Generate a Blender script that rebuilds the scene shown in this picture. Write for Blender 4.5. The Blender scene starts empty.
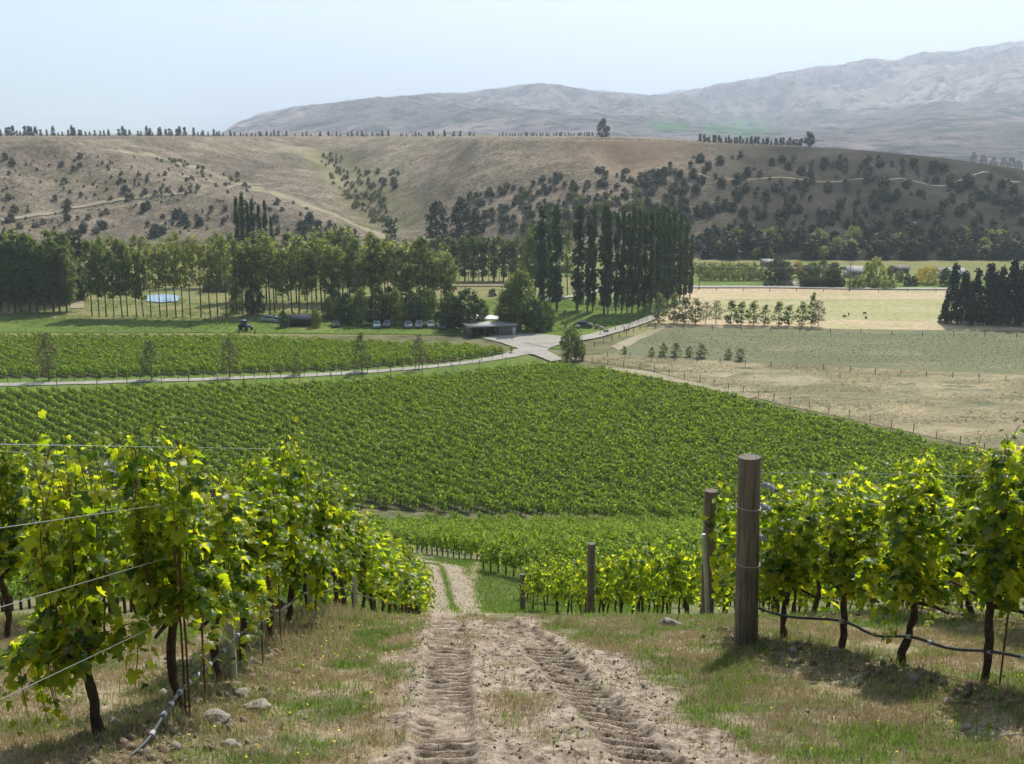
import bpy, bmesh, math, random
import numpy as np
from mathutils import Vector, Matrix
random.seed(7); RNG = np.random.default_rng(7)
R = math.radians
C = bpy.context.scene
COL = C.collection

# ------------------------------------------------------------------ camera, sky, sun, exposure
F_PX = 1100.0; PITCH = R(13.0)
cam_d = bpy.data.cameras.new('camera'); cam = bpy.data.objects.new('camera', cam_d); COL.objects.link(cam)
cam_d.sensor_width = 36.0; cam_d.lens = 36.0*F_PX/1024.0; cam_d.clip_start = 0.05; cam_d.clip_end = 80000.0
cam.location = (0, 0, 0); cam.rotation_euler = (R(90)-PITCH, 0, 0); C.camera = cam
SUN_EL, SUN_AZ = R(52), R(24)             # azimuth to the right of the view direction (+Y)
w = bpy.data.worlds.new('World'); C.world = w; w.use_nodes = True
nt = w.node_tree; nt.nodes.clear()
sky = nt.nodes.new('ShaderNodeTexSky'); sky.sky_type = 'NISHITA'; sky.sun_disc = False
sky.sun_elevation = SUN_EL; sky.sun_rotation = SUN_AZ; sky.altitude = 300; sky.air_density = 1.0; sky.dust_density = 0.5; sky.ozone_density = 1.2
bg = nt.nodes.new('ShaderNodeBackground'); bg.inputs['Strength'].default_value = 0.050
wo = nt.nodes.new('ShaderNodeOutputWorld'); nt.links.new(sky.outputs[0], bg.inputs[0]); nt.links.new(bg.outputs[0], wo.inputs[0])
sd = bpy.data.lights.new('sun', 'SUN'); sd.energy = 5.0; sd.angle = R(0.5); sd.color = (1.0, 0.955, 0.88)
sun = bpy.data.objects.new('sun', sd); COL.objects.link(sun)
sdir = Vector((math.sin(SUN_AZ)*math.cos(SUN_EL), math.cos(SUN_AZ)*math.cos(SUN_EL), math.sin(SUN_EL)))
sun.rotation_euler = sdir.to_track_quat('Z', 'Y').to_euler(); sun.location = (60, 140, 200)
C.view_settings.view_transform = 'Standard'; C.view_settings.look = 'None'; C.view_settings.gamma = 1
C.view_settings.use_curve_mapping = False; C.view_settings.exposure = 0.66
C.render.engine = 'CYCLES'
cy = C.cycles; cy.max_bounces = 6; cy.diffuse_bounces = 3; cy.glossy_bounces = 2; cy.transmission_bounces = 4
cy.volume_bounces = 3; cy.transparent_max_bounces = 8; cy.caustics_reflective = False; cy.caustics_refractive = False
cy.use_denoising = True; cy.use_adaptive_sampling = True; cy.adaptive_threshold = 0.02

# ------------------------------------------------------------------ numpy helpers
_perm = RNG.random((256, 256))
def vnoise(x, y):
    x = np.asarray(x, float); y = np.asarray(y, float)
    xi = np.floor(x).astype(int); yi = np.floor(y).astype(int); fx = x-xi; fy = y-yi
    fx = fx*fx*(3-2*fx); fy = fy*fy*(3-2*fy)
    a = _perm[xi & 255, yi & 255]; b = _perm[(xi+1) & 255, yi & 255]; c = _perm[xi & 255, (yi+1) & 255]; d = _perm[(xi+1) & 255, (yi+1) & 255]
    return (a*(1-fx)+b*fx)*(1-fy)+(c*(1-fx)+d*fx)*fy
def fbm(x, y, o=4, g=0.5):
    s = 0; a = 1; n = 0
    for i in range(o):
        s = s+a*vnoise(x*2**i+17.3*i, y*2**i+9.1*i); n += a; a *= g
    return s/n
def sstep(a, b, x):
    u = np.clip((np.asarray(x, float)-a)/(b-a), 0, 1); return u*u*(3-2*u)
def seg_dist(X, Y, pts):
    best = np.full(np.shape(X), 1e9)
    for (x0, y0), (x1, y1) in zip(pts[:-1], pts[1:]):
        dx, dy = x1-x0, y1-y0; u = np.clip(((X-x0)*dx+(Y-y0)*dy)/(dx*dx+dy*dy), 0, 1)
        best = np.minimum(best, np.hypot(X-x0-u*dx, Y-y0-u*dy))
    return best

# ------------------------------------------------------------------ terrain shape (camera at the origin, the view towards +Y)
VZ = -53.0
_ty = np.arange(-60, 420, 0.1)
_k = [(-60, 16.1), (10.3, -4.99), (11.6, -5.42), (15, -7.12), (20, -9.5), (27, -12.75), (36, -16.8), (47, -21.45), (65, -26.85), (90, -35.6), (120, -46.2), (138, -51.9), (147, VZ), (420, VZ)]
_tz = np.interp(_ty, [a for a, b in _k], [b for a, b in _k])
def _smooth(z, s):
    n = int(s*30); k = np.exp(-0.5*(np.arange(-n, n+1)/(s*10))**2); k /= k.sum()
    return np.convolve(np.pad(z, n, mode='edge'), k, mode='valid')
_far = _smooth(_tz, 3.0); _nea = _smooth(_tz, 0.35); _wt = sstep(14, 40, _ty)
_tz = _nea*(1-_wt)+_far*_wt
def hill(X, Y):
    return np.interp(Y, _ty, _tz)
def terrace(X, Y):
    X = np.asarray(X, float); Y = np.asarray(Y, float)
    zp = np.interp(X, [-900, 60, 120, 180, 230, 280, 340, 600], [-6.2, -6.6, -8.6, -11.0, -15.5, -22.5, -31, -50])
    yr = np.interp(X, [-900, -330, -265, -215, -160, -110, -60, -20, 40, 600], [600, 610, 630, 720, 850, 860, 760, 650, 600, 600])
    yf = np.interp(X, [-900, -200, -110, -60, 0, 90, 600], [500, 505, 520, 535, 500, 452, 452])
    w_ = fbm(X/60, Y/60, 3)-0.5
    yr = yr+14*w_; yf = yf+10*w_
    u = np.clip((Y-yf)/(yr-yf), 0, 1); s = u*(1.32-0.32*u); s = np.where(u > 0.93, 1-(1-s)*1.0, s)
    z = VZ+(zp-VZ)*s
    onface = sstep(0, 0.15, u)*sstep(1.0, 0.8, u)
    d1 = seg_dist(X, Y, [(-262, 640), (-150, 575), (-50, 505)])
    z = z+np.exp(-(d1/26)**2)*9*onface
    d2 = seg_dist(X, Y, [(-118, 760), (-92, 640), (-58, 545)])
    z = z-np.exp(-(d2/20)**2)*7*onface
    for gx, gd in ((-330, 3), (-285, 3.5), (-235, 3), (60, 4), (150, 5), (215, 5), (265, 4)):
        z = z-np.exp(-((X-gx+0.12*(Y-550))/15)**2)*gd*onface
    z = z+(fbm(X/30, Y/30, 3)-0.5)*5*onface+(fbm(X/7, Y/7, 3)-0.5)*1.6*onface
    z = np.where(Y > 1150, z-(Y-1150)*0.22, z)
    z = np.where(u <= 0, VZ-1.5-0.02*(yf-Y), z)
    return z
def ground(X, Y):
    return np.maximum(hill(X, Y), np.where(np.asarray(Y) > 430, terrace(X, Y), -1e9))
def tan_dep(y):
    return np.tan(PITCH+np.arctan((np.asarray(y, float)-382)/F_PX))
def P(x, y, z=VZ):                                     # pixel of the photograph -> place on the flat valley floor
    t = tan_dep(y); Y = -z/t; d = Y*(math.cos(PITCH)+t*math.sin(PITCH))
    return np.array([(x-512)/F_PX*d, Y])
def hit(x, y, y0=455, y1=1100, step=1.5):              # pixel -> place on the terrace
    t = float(tan_dep(y)); k = (x-512)/F_PX*(math.cos(PITCH)+t*math.sin(PITCH))
    Ys = np.arange(y0, y1, step); zz = np.maximum(terrace(k*Ys, Ys), VZ)
    i = np.argmax(zz >= -t*Ys)
    if zz[i] < -t*Ys[i]: return None
    return k*Ys[i], Ys[i], zz[i]

# ------------------------------------------------------------------ mesh helpers
class Acc:
    def __init__(s): s.v = []; s.f = {}; s.n = 0
    def add(s, V, Fc, m=0):
        V = np.asarray(V, float).reshape(-1, 3); Fc = np.asarray(Fc, int)
        s.v.append(V); s.f.setdefault((Fc.shape[1], m), []).append(Fc+s.n); s.n += len(V)
    def mesh(s, name, mats, smooth=False):
        me = bpy.data.meshes.new(name); V = np.concatenate(s.v).astype(np.float32)
        me.vertices.add(len(V)); me.vertices.foreach_set('co', V.ravel())
        ls = []; st = []; mi = []; c = 0
        for (k, m), L in s.f.items():
            A = np.concatenate(L); ls.append(A.ravel()); st.append(c+np.arange(len(A))*k); mi.append(np.full(len(A), m)); c += A.size
        ls = np.concatenate(ls); st = np.concatenate(st); mi = np.concatenate(mi)
        me.loops.add(len(ls)); me.loops.foreach_set('vertex_index', ls.astype(np.int32))
        me.polygons.add(len(st)); me.polygons.foreach_set('loop_start', st.astype(np.int32))
        me.update(calc_edges=True)
        me.polygons.foreach_set('material_index', mi.astype(np.int32))
        if smooth: me.polygons.foreach_set('use_smooth', np.ones(len(st), bool))
        for m in (mats if isinstance(mats, (list, tuple)) else [mats]): me.materials.append(m)
        me.update(); return me
def link(name, data, parent=None, loc=None, rz=0, sc=None):
    o = bpy.data.objects.new(name, data); COL.objects.link(o); o.parent = parent
    if loc is not None: o.location = loc
    if rz: o.rotation_euler.z = rz
    if sc is not None: o.scale = (sc, sc, sc) if np.isscalar(sc) else sc
    return o
def tag(o, label, cat, group=None):
    o['label'] = label; o['category'] = cat
    if group: o['group'] = group
    return o
def thing(name, label, cat, loc=(0, 0, 0), rz=0, group=None, sc=None):
    return tag(link(name, None, None, loc, rz, sc), label, cat, group)
def kind(o, k): o['kind'] = k; return o
def tube(acc, pts, rad, n=6, m=0, cap=True):
    pts = np.asarray(pts, float); k = len(pts); rad = np.broadcast_to(np.asarray(rad, float), (k,))
    tg = np.gradient(pts, axis=0); tg /= np.linalg.norm(tg, axis=1)[:, None]+1e-9
    ref = np.where(np.abs(tg[:, 2:3]) > 0.9, np.array([[1., 0, 0]]), np.array([[0, 0, 1.]]))
    if abs(tg[:, 2]).mean() > 0.7: ref = np.tile([[1., 0, 0]], (k, 1))
    elif abs(tg[:, 2]).max() < 0.9: ref = np.tile([[0, 0, 1.]], (k, 1))
    a = np.cross(tg, ref); a /= np.linalg.norm(a, axis=1)[:, None]; b = np.cross(tg, a)
    th = np.linspace(0, 2*np.pi, n, endpoint=False)
    V = pts[:, None]+rad[:, None, None]*(np.cos(th)[None, :, None]*a[:, None]+np.sin(th)[None, :, None]*b[:, None])
    i = np.arange(k-1)[:, None]*n; j = np.arange(n)[None]; j2 = (j+1) % n
    Fc = np.stack([i+j, i+j2, i+n+j2, i+n+j], -1).reshape(-1, 4)
    V = V.reshape(-1, 3); base = acc.n; acc.add(V, Fc, m)
    if cap:
        for off, c, fl in ((0, pts[0], 1), ((k-1)*n, pts[-1], 0)):
            vv = np.vstack([V[off:off+n], c[None]]); t = np.stack([np.arange(n), (np.arange(n)+1) % n, np.full(n, n)], 1)
            acc.add(vv, t[:, ::-1] if fl else t, m)
def box(acc, lo, hi, m=0, taper=0.0):
    x0, y0, z0 = lo; x1, y1, z1 = hi; t = taper
    V = [(x0, y0, z0), (x1, y0, z0), (x1, y1, z0), (x0, y1, z0), (x0+t, y0+t, z1), (x1-t, y0+t, z1), (x1-t, y1-t, z1), (x0+t, y1-t, z1)]
    acc.add(V, [(0, 3, 2, 1), (4, 5, 6, 7), (0, 1, 5, 4), (1, 2, 6, 5), (2, 3, 7, 6), (3, 0, 4, 7)], m)
def frames(nrm, tip):                                   # rotation matrices whose Z is nrm and whose Y is near tip
    z = nrm/(np.linalg.norm(nrm, axis=1)[:, None]+1e-9); y = tip-(tip*z).sum(1)[:, None]*z; y /= np.linalg.norm(y, axis=1)[:, None]+1e-9
    x = np.cross(y, z); return np.stack([x, y, z], -1)
def stamp(acc, TV, TF, pos, rot, sc, m=0):
    TV = np.asarray(TV, float); n = len(pos); sc = np.broadcast_to(np.asarray(sc, float), (n,))
    V = np.einsum('nij,kj->nki', rot, TV)*sc[:, None, None]+pos[:, None]
    Fc = (np.asarray(TF)[None]+(np.arange(n)*len(TV))[:, None, None]).reshape(-1, np.shape(TF)[1])
    acc.add(V.reshape(-1, 3), Fc, m)
def rdir(n, rng=RNG):
    v = rng.normal(size=(n, 3)); return v/np.linalg.norm(v, axis=1)[:, None]
def grid_mesh(name, xs, ys, zf, mat, attrs=None, smooth=True):
    X, Y = np.meshgrid(xs, ys); Z = zf(X, Y); nx, ny = len(xs), len(ys)
    V = np.stack([X, Y, Z], -1).reshape(-1, 3); i = (np.arange(ny-1)[:, None]*nx+np.arange(nx-1)[None]).ravel()
    a = Acc(); a.add(V, np.stack([i, i+1, i+nx+1, i+nx], 1)); me = a.mesh(name, mat, smooth)
    for k, fn in (attrs or {}).items():
        at = me.attributes.new(k, 'FLOAT', 'POINT'); at.data.foreach_set('value', np.asarray(fn(X, Y), np.float32).ravel())
    return me

# ------------------------------------------------------------------ materials
def mat(name, rough=0.8, spec=0.3):
    m = bpy.data.materials.new(name); m.use_nodes = True; t = m.node_tree; b = t.nodes['Principled BSDF']
    b.inputs['Roughness'].default_value = rough; b.inputs['Specular IOR Level'].default_value = spec
    return m, t, b
def nd(t, typ, **kw):
    n = t.nodes.new('ShaderNode'+typ)
    for k, v in kw.items():
        if k in n.inputs: n.inputs[k].default_value = v
        else: setattr(n, k, v)
    return n
def noise(t, scale, detail=4, rough=0.55, coord=None, dist=0.0):
    n = nd(t, 'TexNoise', Scale=scale, Detail=detail, Roughness=rough, Distortion=dist)
    if coord is not None: t.links.new(coord, n.inputs['Vector'])
    return n.outputs['Fac']
def pos(t): return nd(t, 'NewGeometry').outputs['Position']
def ramp(t, fac, stops):
    r = nd(t, 'ValToRGB'); e = r.color_ramp.elements
    while len(e) < len(stops): e.new(0.5)
    for el, (p, c) in zip(e, stops): el.position = p; el.color = (*c, 1) if len(c) == 3 else c
    t.links.new(fac, r.inputs[0]); return r.outputs[0]
def mix(t, fac, a, b, typ='MIX'):
    n = nd(t, 'Mix', data_type='RGBA', blend_type=typ)
    for s, v in ((n.inputs[0], fac), (n.inputs[6], a), (n.inputs[7], b)):
        if hasattr(v, 'is_output'): t.links.new(v, s)
        elif isinstance(v, (int, float)): s.default_value = v
        else: s.default_value = (*v, 1)
    return n.outputs[2]
def rng_map(t, v, a, b, c=0.0, d=1.0):
    n = nd(t, 'MapRange'); t.links.new(v, n.inputs[0])
    for i, q in enumerate((a, b, c, d)): n.inputs[i+1].default_value = q
    return n.outputs[0]
def attr(t, name): return nd(t, 'Attribute', attribute_name=name).outputs['Fac']
def bump(t, b, h, strength=0.5, dist=0.05):
    n = nd(t, 'Bump', Strength=strength, Distance=dist); t.links.new(h, n.inputs['Height']); t.links.new(n.outputs[0], b.inputs['Normal'])
def leafmat(name, cols, trans, tw=0.45, rough=0.45, spec=0.4, objvar=0.0):
    m, t, b = mat(name, rough, spec)
    g = nd(t, 'NewGeometry'); rnd = g.outputs['Random Per Island']
    col = ramp(t, rnd, [(i/(len(cols)-1), c) for i, c in enumerate(cols)])
    tc = ramp(t, rnd, [(i/(len(trans)-1), c) for i, c in enumerate(trans)])
    if objvar:
        oi = nd(t, 'ObjectInfo').outputs['Random']; hsv = nd(t, 'HueSaturation'); t.links.new(col, hsv.inputs['Color'])
        t.links.new(rng_map(t, oi, 0, 1, 1-objvar, 1+objvar), hsv.inputs['Value']); t.links.new(rng_map(t, oi, 0, 1, 0.5-0.06*objvar, 0.5+0.06*objvar), hsv.inputs['Hue']); col = hsv.outputs[0]
    if name == 'vine_leaf_far': col = mix(t, 0.8, col, ramp(t, noise(t, 0.06, 5, 0.65, pos(t)), [(0.35, (0.72, 0.74, 0.8)), (0.65, (1.22, 1.15, 1.0))]), 'MULTIPLY')
    t.links.new(col, b.inputs['Base Color'])
    tr = nd(t, 'BsdfTranslucent'); t.links.new(tc, tr.inputs[0])
    ms = nd(t, 'MixShader'); ms.inputs[0].default_value = tw
    t.links.new(b.outputs[0], ms.inputs[1]); t.links.new(tr.outputs[0], ms.inputs[2]); t.links.new(ms.outputs[0], t.nodes['Material Output'].inputs[0])
    return m
def plain(name, col, rough=0.8, spec=0.3, var=0.25, scale=3.0, metal=0.0, bmp=0.0):
    m, t, b = mat(name, rough, spec); tc = nd(t, 'TexCoord').outputs['Object']; n = noise(t, scale, 5, 0.6, tc)
    lo = tuple(c*(1-var) for c in col); hi = tuple(min(1, c*(1+var)) for c in col)
    t.links.new(ramp(t, n, [(0.3, lo), (0.7, hi)]), b.inputs['Base Color']); b.inputs['Metallic'].default_value = metal
    if bmp: bump(t, b, noise(t, scale*4, 4, 0.6, tc), bmp, 0.01)
    return m

# the near slope: soil, straw, green patches
def m_near():
    m, t, b = mat('hillside_ground', 0.95, 0.15); p = pos(t)
    soil = ramp(t, noise(t, 9, 8, 0.7, p), [(0.36, (0.12, 0.089, 0.062)), (0.49, (0.34, 0.268, 0.20)), (0.66, (0.55, 0.455, 0.355))])
    straw = ramp(t, noise(t, 26, 6, 0.7, p), [(0.3, (0.19, 0.14, 0.08)), (0.5, (0.36, 0.28, 0.16)), (0.75, (0.55, 0.44, 0.28))])
    green = ramp(t, noise(t, 30, 5, 0.7, p), [(0.3, (0.05, 0.07, 0.02)), (0.7, (0.16, 0.20, 0.06))])
    c = mix(t, rng_map(t, noise(t, 1.4, 5, 0.6, p), 0.42, 0.60), straw, soil)
    c = mix(t, attr(t, 'green'), c, green); c = mix(t, attr(t, 'bare'), c, soil)
    far = ramp(t, noise(t, 0.25, 5, 0.65, p), [(0.35, (0.085, 0.10, 0.04)), (0.6, (0.20, 0.18, 0.09))])
    c = mix(t, attr(t, 'valley'), c, far)
    t.links.new(c, b.inputs['Base Color'])
    h = mix(t, 0.5, noise(t, 45, 5, 0.7, p), noise(t, 12, 5, 0.7, p)); bump(t, b, h, 0.9, 0.035)
    return m
def field(name, c1, c2, c3=None, s1=0.05, s2=1.5, stripes=None, bare=None):
    m, t, b = mat(name, 0.95, 0.1); p = pos(t)
    mp = nd(t, 'Mapping'); mp.inputs['Scale'].default_value = (0.45, 1.0, 1.0); t.links.new(p, mp.inputs[0]); q = mp.outputs[0]
    f = noise(t, s1, 6, 0.65, q, 0.4)
    c = mix(t, rng_map(t, f, 0.38, 0.62), c1, c2)
    if c3: c = mix(t, rng_map(t, noise(t, s1*3.1, 5, 0.6, q), 0.52, 0.68), c, c3)
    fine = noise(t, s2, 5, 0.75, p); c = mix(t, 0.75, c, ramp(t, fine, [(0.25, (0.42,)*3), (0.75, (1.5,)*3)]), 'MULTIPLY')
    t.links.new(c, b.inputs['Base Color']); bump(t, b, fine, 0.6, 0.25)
    return m
M = {}
M['near'] = m_near()
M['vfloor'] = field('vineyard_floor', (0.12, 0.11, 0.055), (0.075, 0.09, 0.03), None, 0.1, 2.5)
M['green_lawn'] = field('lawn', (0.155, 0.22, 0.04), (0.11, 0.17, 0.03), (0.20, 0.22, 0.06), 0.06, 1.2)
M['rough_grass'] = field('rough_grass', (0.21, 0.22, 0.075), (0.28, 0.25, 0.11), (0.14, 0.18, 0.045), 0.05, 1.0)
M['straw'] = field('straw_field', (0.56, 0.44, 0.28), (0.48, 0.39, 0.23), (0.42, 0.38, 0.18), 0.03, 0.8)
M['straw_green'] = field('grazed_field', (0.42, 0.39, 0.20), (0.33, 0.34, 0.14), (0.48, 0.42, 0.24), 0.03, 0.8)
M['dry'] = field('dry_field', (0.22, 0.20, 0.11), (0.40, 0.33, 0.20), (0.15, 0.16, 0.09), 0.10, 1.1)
M['greyfield'] = field('grey_green_field', (0.205, 0.205, 0.115), (0.165, 0.175, 0.09), (0.26, 0.245, 0.14), 0.04, 1.1)
M['bare'] = field('bare_patch', (0.42, 0.36, 0.25), (0.33, 0.28, 0.18), None, 0.2, 1.5)
M['gravel'] = field('gravel', (0.46, 0.43, 0.37), (0.38, 0.355, 0.30), (0.33, 0.31, 0.25), 0.15, 2.5)
def m_terrace():
    m, t, b = mat('dry_terrace', 0.95, 0.1); p = pos(t)
    c = ramp(t, noise(t, 0.018, 6, 0.62, p, 0.6), [(0.30, (0.17, 0.14, 0.112)), (0.5, (0.27, 0.22, 0.172)), (0.7, (0.38, 0.315, 0.24))])
    g = ramp(t, noise(t, 0.035, 5, 0.6, p), [(0.45, (0, 0, 0)), (0.70, (1, 1, 1))])
    c = mix(t, rng_map(t, noise(t, 0.04, 5, 0.6, p), 0.50, 0.72, 0, 0.6), c, (0.14, 0.135, 0.06))
    sp = noise(t, 0.55, 6, 0.8, p); c = mix(t, 0.9, c, ramp(t, sp, [(0.38, (0.30, 0.32, 0.28)), (0.55, (1.22, 1.18, 1.12))]), 'MULTIPLY')
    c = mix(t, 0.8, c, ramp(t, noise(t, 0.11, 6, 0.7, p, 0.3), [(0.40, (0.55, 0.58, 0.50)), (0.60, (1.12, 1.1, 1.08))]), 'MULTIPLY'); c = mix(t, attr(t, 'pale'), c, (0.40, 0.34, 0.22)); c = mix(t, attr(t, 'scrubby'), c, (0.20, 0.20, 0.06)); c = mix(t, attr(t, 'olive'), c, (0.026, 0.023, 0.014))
    c = mix(t, attr(t, 'red'), c, (0.22, 0.145, 0.09))
    t.links.new(c, b.inputs['Base Color']); bump(t, b, sp, 0.8, 0.8); return m
M['terrace'] = m_terrace()
def m_mount():
    m, t, b = mat('mountain', 0.95, 0.1); p = pos(t)
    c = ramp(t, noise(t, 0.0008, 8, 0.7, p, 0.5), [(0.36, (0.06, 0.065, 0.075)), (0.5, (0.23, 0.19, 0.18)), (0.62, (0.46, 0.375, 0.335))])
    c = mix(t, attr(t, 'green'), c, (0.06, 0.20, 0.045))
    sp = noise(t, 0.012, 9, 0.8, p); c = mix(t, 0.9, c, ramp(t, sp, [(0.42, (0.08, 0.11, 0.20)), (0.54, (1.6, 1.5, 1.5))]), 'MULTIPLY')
    t.links.new(c, b.inputs['Base Color']); bump(t, b, sp, 1.0, 60.0); return m
M['mount'] = m_mount()
M['leaf'] = leafmat('vine_leaf', [(0.030, 0.075, 0.014), (0.050, 0.115, 0.020), (0.075, 0.15, 0.026), (0.11, 0.18, 0.030), (0.24, 0.25, 0.04)],
                    [(0.06, 0.14, 0.010), (0.34, 0.50, 0.010), (0.60, 0.77, 0.014), (0.86, 0.92, 0.02), (0.98, 0.95, 0.04)], 0.60, 0.38, 0.45, 0.12)
M['leaf_mid'] = leafmat('vine_leaf_far', [(0.05, 0.095, 0.016), (0.115, 0.19, 0.030), (0.19, 0.28, 0.05), (0.29, 0.37, 0.085)],
                        [(0.17, 0.30, 0.012), (0.38, 0.56, 0.016), (0.55, 0.72, 0.02), (0.68, 0.80, 0.04)], 0.45, 0.6, 0.25, 0.15)
M['foliage'] = leafmat('tree_foliage', [(0.045, 0.075, 0.024), (0.095, 0.135, 0.036), (0.155, 0.195, 0.058)], [(0.16, 0.22, 0.03), (0.30, 0.38, 0.05), (0.42, 0.46, 0.08)], 0.42, 0.5, 0.3, 0.25)
M['foliage_y'] = leafmat('pale_foliage', [(0.08, 0.105, 0.030), (0.14, 0.17, 0.045), (0.21, 0.23, 0.075)], [(0.28, 0.33, 0.04), (0.44, 0.48, 0.07), (0.55, 0.56, 0.12)], 0.48, 0.5, 0.3, 0.2)
M['foliage_d'] = leafmat('dark_foliage', [(0.030, 0.052, 0.020), (0.055, 0.088, 0.030), (0.088, 0.122, 0.042)], [(0.08, 0.13, 0.02), (0.14, 0.20, 0.03)], 0.28, 0.55, 0.25, 0.25)
M['conifer'] = leafmat('conifer_needles', [(0.012, 0.022, 0.012), (0.022, 0.036, 0.018), (0.035, 0.05, 0.024)], [(0.03, 0.045, 0.015), (0.04, 0.06, 0.02)], 0.12, 0.6, 0.2, 0.2)
M['scrub'] = leafmat('scrub_leaves', [(0.026, 0.034, 0.017), (0.045, 0.054, 0.026), (0.07, 0.078, 0.034)], [(0.05, 0.06, 0.02), (0.10, 0.11, 0.03)], 0.2, 0.6, 0.2, 0.35)
M['scrub_y'] = leafmat('gorse_leaves', [(0.09, 0.10, 0.025), (0.16, 0.16, 0.035), (0.24, 0.22, 0.05)], [(0.15, 0.16, 0.03), (0.25, 0.24, 0.04)], 0.3, 0.6, 0.2, 0.3)
M['orange'] = leafmat('orange_leaves', [(0.30, 0.20, 0.03), (0.45, 0.30, 0.04)], [(0.4, 0.3, 0.03), (0.5, 0.4, 0.05)], 0.3, 0.6)
M['yellow'] = leafmat('yellow_blossom', [(0.45, 0.38, 0.03), (0.65, 0.55, 0.06)], [(0.5, 0.45, 0.03), (0.6, 0.5, 0.05)], 0.3, 0.6)
M['brownleaf'] = leafmat('brownish_leaves', [(0.10, 0.085, 0.045), (0.15, 0.12, 0.07), (0.14, 0.15, 0.05)], [(0.15, 0.13, 0.05), (0.2, 0.17, 0.08)], 0.3, 0.6)
M['bark'] = plain('bark', (0.13, 0.10, 0.07), 0.9, 0.2, 0.45, 8, bmp=0.5)
M['vinebark'] = plain('vine_bark', (0.085, 0.06, 0.042), 0.95, 0.15, 0.55, 28, bmp=1.0)
M['cane'] = plain('cane', (0.20, 0.12, 0.05), 0.7, 0.3, 0.4, 20)
def m_wood():
    m, t, b = mat('weathered_post', 0.85, 0.2); tc = nd(t, 'TexCoord').outputs['Object']; mp = nd(t, 'Mapping'); mp.inputs['Scale'].default_value = (40, 40, 1.6); t.links.new(tc, mp.inputs[0])
    n = noise(t, 1.0, 6, 0.7, mp.outputs[0]); c = ramp(t, n, [(0.30, (0.08, 0.070, 0.058)), (0.5, (0.21, 0.18, 0.145)), (0.72, (0.33, 0.285, 0.235))])
    c = mix(t, 0.7, c, ramp(t, noise(t, 2.2, 4, 0.6, tc), [(0.3, (0.6, 0.6, 0.58)), (0.7, (1.2, 1.18, 1.12))]), 'MULTIPLY')
    t.links.new(c, b.inputs['Base Color']); bump(t, b, n, 0.8, 0.01); return m
M['wood'] = m_wood()
M['wire'] = plain('galvanised_wire', (0.55, 0.56, 0.57), 0.35, 0.5, 0.1, 5, metal=0.8)
M['steel'] = plain('galvanised_steel', (0.42, 0.43, 0.43), 0.5, 0.5, 0.15, 6, metal=0.5)
M['rust'] = plain('rusty_rod', (0.12, 0.06, 0.04), 0.8, 0.3, 0.4, 20)
M['hose'] = plain('black_hose', (0.045, 0.047, 0.052), 0.38, 0.5, 0.2, 10)
M['clip'] = plain('grey_clip', (0.38, 0.39, 0.42), 0.5, 0.4, 0.2, 20)
M['stone'] = plain('field_stone', (0.34, 0.30, 0.25), 0.9, 0.2, 0.35, 9, bmp=0.6)
M['clod'] = plain('soil_clod', (0.24, 0.185, 0.13), 0.98, 0.1, 0.45, 15, bmp=0.8)
M['drygrass'] = leafmat('dry_grass', [(0.28, 0.20, 0.11), (0.44, 0.35, 0.19), (0.60, 0.50, 0.30)], [(0.4, 0.32, 0.17), (0.52, 0.44, 0.25)], 0.3, 0.7, 0.2)
M['greengrass'] = leafmat('green_grass', [(0.07, 0.13, 0.025), (0.13, 0.22, 0.045), (0.21, 0.29, 0.08)], [(0.22, 0.36, 0.04), (0.34, 0.48, 0.07)], 0.4, 0.5, 0.3)
M['flower'] = leafmat('flower_petal', [(0.75, 0.55, 0.02), (0.9, 0.7, 0.05)], [(0.7, 0.6, 0.05), (0.8, 0.7, 0.1)], 0.3, 0.6)
M['roofmetal'] = plain('pale_roof', (0.40, 0.385, 0.36), 0.8, 0.4, 0.12, 1.5)
M['timber'] = plain('dark_timber', (0.19, 0.15, 0.115), 0.85, 0.2, 0.4, 4)
M['cladding'] = plain('grey_cladding', (0.24, 0.21, 0.17), 0.85, 0.2, 0.25, 4)
M['shadow'] = plain('shade_black', (0.03, 0.027, 0.025), 0.9, 0.1, 0.2, 3)  # near-black stands in for shade on barn walls and bay contents
M['white'] = plain('white_paint', (0.75, 0.75, 0.74), 0.4, 0.5, 0.05, 3)
M['glass'] = plain('dark_glass', (0.03, 0.04, 0.05), 0.08, 0.8, 0.1, 3)
M['tyre'] = plain('tyre', (0.03, 0.03, 0.03), 0.85, 0.2, 0.2, 8)
M['fencepost'] = plain('fence_post_wood', (0.11, 0.09, 0.07), 0.9, 0.2, 0.3, 6)
M['fleece'] = plain('dark_fleece', (0.06, 0.05, 0.045), 0.95, 0.1, 0.3, 6)
M['wall'] = plain('pale_wall', (0.48, 0.45, 0.40), 0.85, 0.2, 0.15, 2)
mw, tw_, bw = mat('pond_water', 0.05, 0.6); bw.inputs['Base Color'].default_value = (0.22, 0.38, 0.50, 1); bump(tw_, bw, noise(tw_, 2.0, 3, 0.5, pos(tw_)), 0.3, 0.05); M['water'] = mw  # blue base colour stands in for the reflected sky

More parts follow.
